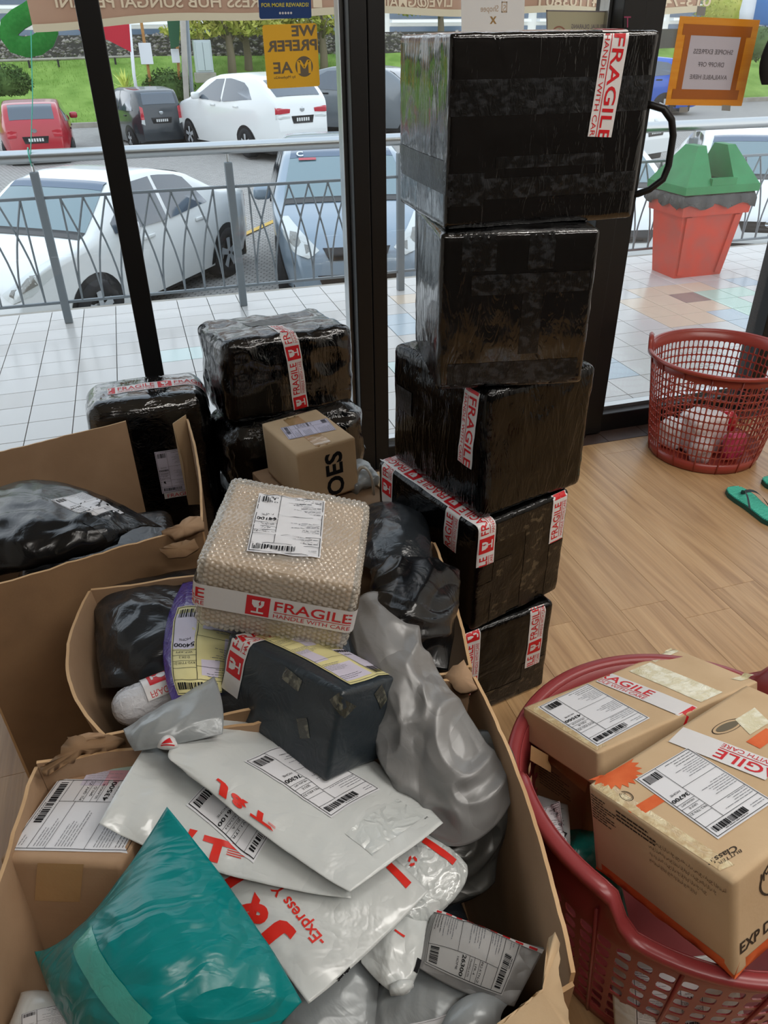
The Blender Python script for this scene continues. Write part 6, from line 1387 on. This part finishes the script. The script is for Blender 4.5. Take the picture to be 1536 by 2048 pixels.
# ================================================================== LAUNDRY BASKETS
def basket(name, label, c, rb, rt, H, bumps, bump_h, mt, z0=.05, rows=9, cols=60, rim_w=.016, bw=.42, band=.045, hs=1., every=5):
    t = thing(name, label, 'basket', (c[0], c[1], 0))
    R = lambda z: rb+(rt-rb)*(z/H)**.9
    def lift(th):
        v = 0
        for b in bumps:
            d = abs((th-b+math.pi) % (2*math.pi)-math.pi); v = max(v, bump_h*min(1, max(0, (bw-d)/.14))**1.0)
        return v*v*(3-2*v/bump_h)/bump_h if bump_h and v else 0
    th = .0024; z1 = H-band; dz = (z1-z0)/rows; da = 2*math.pi/cols
    sq = [(math.cos(a)*.5, math.sin(a)*.5) for a in np.linspace(0, 2*math.pi, 17)[:-1]]
    def sup(a, e): c_, s_ = math.cos(a), math.sin(a); return (abs(c_)**e*math.copysign(1, c_), abs(s_)**e*math.copysign(1, s_))
    an = np.linspace(0, 2*math.pi, 17)[:-1]+math.pi/16*0
    inner = np.array([sup(a, .55) for a in an])*[.41*hs, .435*hs]
    outer = np.array([(max(-.5, min(.5, .72*math.cos(a))), max(-.5, min(.5, .72*math.sin(a)))) for a in an]); 
    outer = np.where(np.abs(np.abs(outer)-.5) < .03, np.sign(outer)*.5, outer)
    V, F = [], []; n = 0
    def P(a, z, r): return (c[0]+r*math.cos(a), c[1]+r*math.sin(a), z)
    for i in range(cols):
        for j in range(rows):
            ac, zc = (i+.5)*da, z0+(j+.5)*dz
            for lay_ in (0, 1):
                for L_ in (outer, inner):
                    for x, y in L_:
                        z = zc+y*dz; V.append(P(ac+x*da, z, R(z)-(th if lay_ else 0)))
            for k in range(16):
                q = (k+1) % 16
                F.append((n+k, n+q, n+16+q, n+16+k)); F.append((n+32+q, n+32+k, n+48+k, n+48+q)); F.append((n+16+k, n+16+q, n+48+q, n+48+k))
            n += 64
    mk('lattice', V, F, mt, t, None, False)
    K = 96; A_ = np.linspace(0, 2*math.pi, K+1)
    lo = [[P(a, z, R(z)+o) for a in A_] for z, o in ((.0, -.006), (.004, 0), (z0, 0), (z0, -th), (.008, -th), (.004, -.01))]
    g = Geo().grid(lo); g.add([P(a, .004, rb-.004) for a in A_[:-1]]+[(c[0], c[1], .004)], [(k, (k+1) % K, K) for k in range(K)]); g.make('base', mt, t, True)
    up_ = [[P(a, z1+(H+lift(a)-.006-z1)*f, R(H)*(1 if f else R(z1)/R(H))+o) for a in A_] for f, o in ((0, 0), (1, 0), (1, -th), (0, -th))]
    Geo().grid(up_).make('upper_band', mt, t, True)
    prof = [(-.003, -.012), (.002, -.003), (.006, 0), (rim_w-.004, 0), (rim_w, -.004), (rim_w, -.014), (rim_w-.004, -.016), (.001, -.012)]
    Geo().grid([[P(a, H+lift(a)+dzz, R(H)+dr) for a in A_] for dr, dzz in prof+[prof[0]]], 0, True).make('rim', mt, t, True)
    for i in range(0, cols, every):
        a = i*da; Geo().tube([P(a, .004, R(.0)+.001), P(a, z0, R(z0)+.001), P(a, (z0+z1)/2, R((z0+z1)/2)+.001), P(a, H-.015, R(H)+.001)], .003, 6).make('rib', mt, t, True)
    return t
basket('laundry_basket', 'maroon plastic basket holding the printed cartons in front', (.755, .658), .238, .305, .415, (math.radians(188), math.radians(8)), .065, 'laundry_maroon', rows=8, cols=56, z0=.05, bw=.5, band=.085, hs=.86, every=4, rim_w=.024)
basket('laundry_basket', 'brick red laundry basket with papers inside, standing by the glass', (2.128, 2.362), .2165, .275, .44, (math.radians(143),), .045, 'laundry_red', rows=11, cols=80, z0=.045, bw=.2)
# papers and cleaning bits inside the red basket
pp = [('paper_bundle', 'crumpled white paper bundle at the bottom of the red basket', (2.11, 2.35, .012), (.13, .10, .16), 'pale_plastic'), ('pink_box', 'pink packet lying in the red basket', (2.19, 2.24, .012), (.075, .05, .11), 'pink_plastic'), ('paper_bundle', 'white paper wad at the back of the red basket', (2.17, 2.44, .012), (.11, .09, .12), 'white_sheet'), ('paper_bundle', 'flat white paper bundle at the left of the red basket', (2.055, 2.42, .012), (.07, .09, .11), 'white_sheet'), ('paper_bundle', 'pale crumpled paper bundle at the front of the red basket', (2.10, 2.25, .012), (.10, .07, .09), 'pale_plastic'), ('red_packet', 'small red packet at the right of the red basket', (2.27, 2.36, .012), (.05, .06, .15), 'lamp_red')]
for k, (nm, lb, c, s_, mt_) in enumerate(pp):
    p = Pose(c[0]-s_[0]/2*1.2, c[1]-s_[1]/2, c[2], .2*k, s_[0]*1.2, s_[1], s_[2]); V, F = softbox(p, .02, 18, .008, 60+k, 16, .004); tt_ = thing(nm, lb, 'packet' if 'pack' in nm or 'box' in nm else 'paper', c); mk('wrapping', V, F, mt_, tt_, None, True)
# things in the maroon basket
D1 = Pose(.578, .692, .43, .228, .404, .196, .068, -.315, .083)
t, V, F = carton('flat_carton', 'flat tan carton with white label and pale shiny tape resting on the maroon basket', D1, 'card_light', seed=27, m=24)
tD, VD, FD = t, V, F
print_on('shipping_label', t, V, F, label_art('43500', 'KV2-KJG-Z2', 'SELANGOR', 'KJG-B', seed=51), .1, .15, (1176, 1368), (1076, 1400), (1300, 1437), eps=.001)
print_on('yellow_tape', t, V, F, Art().rect(0, 0, .045, .20, 'glare_tape', 0), .045, .20, (1402, 1405), (1446, 1385), (1258, 1343), eps=.0008) if mat('glare_tape', '#cdc39c', .14, 0, .6, coat=.5, var=('#ded9bf', (50, 50, 50), 4, (.45, .6)), bump=('warp', (45, 45, 45), .7, .004)) else 0  # clear tape, its white glare put into the pale mottled colour
print_on('yellow_tape', t, V, F, Art().rect(0, 0, .045, .05, 'glare_tape', 0), .045, .05, (1310, 1325), (1358, 1303), (1295, 1318), eps=.0008); print_on('yellow_tape', t, V, F, Art().rect(0, 0, .04, .05, 'glare_tape', 0), .04, .05, (1482, 1362), (1508, 1350), (1462, 1358), eps=.0008)
strip_px(t, V, F, (1208, 1356), (1378, 1436), start=-.08, eps=.0016)
lay('clear_tape', Art().rect(0, 0, .024, .18, 'clear_tape', 0), on_mesh(V, F, turn(D1.face('top'), (.004, .008), 0)), t, .02, .0006)
p = Pose(.60, .73, .20, .228, .38, .15, .20, -.1, .05); V, F = softbox(p, .004, 14, .0008, 28, 9); t = thing('printed_carton', 'brown printed carton wedged under the flat carton in the basket', 'carton', p.W(np.array([.2, .08, 0]))); mk('carton_body', V, F, 'card_dark', t, None, True)
print_on('printed_lines', t, V, F, Art().lines(.0, .05, .09, 8, .008, 'card_print', 0, 8, .0022), .1, .06, (1080, 1560), (1165, 1620), (1078, 1520)); print_on('clear_tape', t, V, F, Art().rect(0, 0, .12, .05, 'clear_tape_plain', 0), .12, .05, (1060, 1520), (1170, 1585), (1062, 1490))
E1_ = Pose(.594, .372, .425, .263, .387, .250, .167, -.267, -.008)
t, V, F = carton('printed_carton', 'large tan carton with orange bands and black printing tipped into the maroon basket', E1_, 'card_light', seed=29, m=24, r=.004)
fl_, ft_, fr_ = E1_.face('left'), E1_.face('top'), E1_.face('front')
lay('orange_band', Art().rect(0, 0, .25, .022, 'card_orange', 0), on_mesh(V, F, fl_), t, .03, .0006); lay('orange_band', Art().rect(0, 0, .387, .022, 'card_orange', 0), on_mesh(V, F, fr_), t, .03, .0006)
lay('front_lettering', Art().text('EXP DATE', .012, .036, .020, 'card_print', 0, w=.11, bold=.02), on_mesh(V, F, fr_), t, .01, .0008)
A = Art().disc(.11, .125, .058, 'card_print', 0, 30, .054, .62); A.text('IMPORTED', .055, .13, .016, 'card_print', 0, w=.11); A.text('PORK', .082, .112, .013, 'card_print', 0, w=.05) if False else A.text('GOODS', .075, .108, .014, 'card_print', 0, w=.075)
lay('front_seal', A, on_mesh(V, F, fr_), t, .01, .0008)
def arab(A, x, y, w, n, sc, sd_):
    rr = random.Random(sd_); words = ('الوزن', 'الصافي', 'يحفظ', 'في', 'مكان', 'بارد', 'وجاف', 'تاريخ', 'الانتاج', 'صنع', 'المنشأ', 'شركة', 'للمواد', 'الغذائية')
    for i in range(n):
        s_ = ' '.join(rr.choice(words) for _ in range(8)); A.text(s_, x, y-i*sc*1.6, sc*.7, 'card_print', 0, w=w*(1-.12*i)); 
    return A
A = Art(); A.lines(.004, .150, .05, 9, .0052, 'card_print', 0, 3, .0021); A.lines(.055, .151, .075, 3, .007, 'card_print', 0, 5, .003); arab(A, .115, .142, .125, 4, .008, 3)
lay('side_lettering', A, on_mesh(V, F, fl_), t, .012, .0008)
print_on('shipping_label', t, V, F, label_art('36700', 'PR2-TIN-Z1', 'KEDAH-KPT', 'UKP-E', seed=52), .1, .15, (1376, 1497), (1270, 1560), (1548, 1604), eps=.0014)
O = 'card_orange'; A = Art()
for k in range(11): A.poly([(.0+.0, 0.), (.045*math.cos(k*.3-.2), .045*math.sin(k*.3-.2)), (.035*math.cos(k*.3-.05), .035*math.sin(k*.3-.05)), (.045*math.cos(k*.3+.1), .045*math.sin(k*.3+.1))], O, 0)
print_on('orange_burst', t, V, F, A, .045, .045, (1225, 1545), (1292, 1535), (1216, 1500), .01, .0007) if False else lay('orange_burst', A, on_mesh(V, F, turn(E1_.face('top'), (.05, .247), 180)), t, .01, .0007)
print_on('orange_band', t, V, F, Art().rect(0, 0, .05, .028, O, 0), .05, .028, (1276, 1640), (1335, 1600), (1256, 1622), .02, .0007); print_on('orange_band', t, V, F, Art().rect(0, 0, .04, .03, O, 0), .04, .03, (1455, 1528), (1480, 1515), (1428, 1515), .02, .0007); print_on('orange_band', t, V, F, Art().rect(0, 0, .05, .03, O, 0), .05, .03, (1520, 1498), (1560, 1470), (1492, 1484), .02, .0007)
A = Art().disc(.015, .015, .0145, 'card_print', 0, 24, .0128).disc(.015, .015, .011, 'card_print', 0, 20, .0102); A.text('100%', .006, .012, .007, 'card_print', 0, w=.018)
print_on('round_stamp', t, V, F, A, .03, .03, (1274, 1600), (1256, 1580), (1250, 1606), .01, .0007) 
A = Art().disc(.04, .02, .034, 'card_print', 0, 30, .0315, .5).disc(.04, .02, .025, 'card_grey', 0, 26, 0, .42) if mat('card_grey', '#6b6353', .7, 0, .2) else None
print_on('printed_leaf', t, V, F, A, .08, .04, (1425, 1480), (1498, 1452), (1412, 1455), .01, .0007)
A = Art().text('BUTTER', 0, .012, .008, 'card_print', 0, w=.05).text('Classic', .004, -.002, .014, 'card_print', 0, w=.062, bold=.02)
print_on('top_lettering', t, V, F, A, .06, .03, (1475, 1690), (1420, 1722), (1490, 1712), .01, .0007) 
strip_px(t, V, F, (1352, 1470), (1545, 1545), start=-.104, eps=.0018, flip=2)
print_on('clear_tape', t, V, F, Art().rect(0, 0, .20, .035, 'clear_tape', 0), .20, .035, (1180, 1572), (1440, 1742), (1205, 1560), eps=.0007)
print_on('clear_tape', t, V, F, Art().rect(0, 0, .06, .05, 'glare_tape', 0), .06, .05, (1500, 1470), (1540, 1445), (1470, 1440), eps=.0009)
t, V, F = bag('mailing_bag', 'teal bag peeping out of the maroon basket under the tipped carton', 'bag', [[(1110, 1770, .24), (1180, 1810, .25), (1260, 1850, .24)], [(1120, 1715, .27), (1170, 1740, .28), (1240, 1760, .27)], [(1130, 1660, .26), (1170, 1660, .27), (1215, 1670, .26)]], 'poly_green', .012, .03, seed=30, wr=(.004, 7), cr=(.004, 7)) if mat('poly_green', '#0d5a52', .3, 0, .5, bump=('warp', (14, 14, 14), .3, .01)) else None
t, V, F = bag('mailing_bag', 'grey bag with printed label squeezed between the carton and the basket wall', 'bag', [[(1062, 1700, .33), (1100, 1720, .33), (1140, 1730, .32)], [(1068, 1640, .34), (1105, 1650, .345), (1140, 1665, .335)], [(1075, 1590, .335), (1105, 1600, .34), (1135, 1610, .33)]], 'poly_grey', .006, .02, n=36, seed=31, wr=(.002, 7))
print_on('shipping_label', t, V, F, label_art('21000', 'TR1-KTG', 'TGANU', 'T01', W=.06, H=.09, seed=53), .06, .09, (1120, 1602), (1075, 1620), (1132, 1690), .01)
t, V, F = bag('mailing_bag', 'white labelled bag seen through the holes of the maroon basket', 'bag', [[(1230, 2060, .06), (1340, 2100, .06), (1500, 2070, .06)], [(1225, 1990, .14), (1340, 2010, .15), (1480, 1990, .14)], [(1220, 1900, .21), (1340, 1915, .22), (1470, 1900, .21)]], 'poly_white', .01, .03, n=36, seed=32, wr=(.003, 7))
print_on('shipping_label', t, V, F, label_art('14100', 'PP2-BTW', 'PENANG', 'B05-A', seed=54), .1, .15, (1260, 1930), (1400, 1930), (1270, 2050), .02)
# ---- sandals
def sandal(label, c, ang):
    t = thing('sandal', label, 'sandal', (c[0], c[1], 0), 'pair of teal sandals', ang)
    pr_ = [(-.132, .0), (-.126, .026), (-.10, .036), (-.05, .037), (.0, .039), (.05, .046), (.09, .047), (.12, .036), (.134, .012), (.134, -.012), (.12, -.032), (.09, -.042), (.05, -.043), (0, -.037), (-.05, -.036), (-.10, -.034), (-.126, -.024)]
    k = len(pr_); V = [(x, y, z) for z in (.001, .019) for x, y in pr_]
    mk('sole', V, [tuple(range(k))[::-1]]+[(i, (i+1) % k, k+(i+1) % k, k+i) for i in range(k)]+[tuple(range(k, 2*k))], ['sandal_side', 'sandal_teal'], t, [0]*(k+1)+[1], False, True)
    p = np.array(pr_)
    g = Geo()
    for s_ in np.arange(-.12, .125, .0084):
        up_ = np.interp(s_, p[:9, 0], p[:9, 1])-.004; dn = np.interp(s_, p[9:][::-1, 0], p[9:][::-1, 1])+.004
        g.box((s_, dn, .0188), (s_+.004, up_, .0212))
    o = g.make('sole_rib', 'sandal_rib', t, False, True); o['kind'] = 'stuff'
    for sg in (1, -1):
        pts = []
        for f in np.linspace(0, 1, 9):
            pts.append((.075-.105*f, sg*(.0+.040*f**.8), .02+.030*math.sin(math.pi*min(1, f*.98)**.8)))
        g = Geo()
        L_ = np.array(pts); g.grid(np.stack([L_-np.array([.007, 0, 0]), L_+np.array([.007, 0, .002])], 1)); g.grid(np.stack([L_-np.array([.007, 0, .002]), L_+np.array([.007, 0, 0])], 1), 0, True); g.make('strap', 'sandal_strap', t, True, True)
    Geo().tube([(.075, 0, .018), (.075, 0, .032)], .004, 8).make('toe_post', 'sandal_strap', t, False, True)
    return t
p0, p1 = pz(1474, 985, .01), pz(1565, 1058, .01); an = math.atan2(*(p1-p0)[[1, 0]])
sandal('teal ribbed sandal with grey straps, nearer of the two by the red basket', (p0+(p1-p0)/np.linalg.norm(p1-p0)*.10), an+math.pi)
q0 = pz(1548, 985, .01); sandal('teal ribbed sandal mostly cut off by the right edge, farther of the two', q0+np.array([.06, -.03, 0]), an+math.pi+.15)
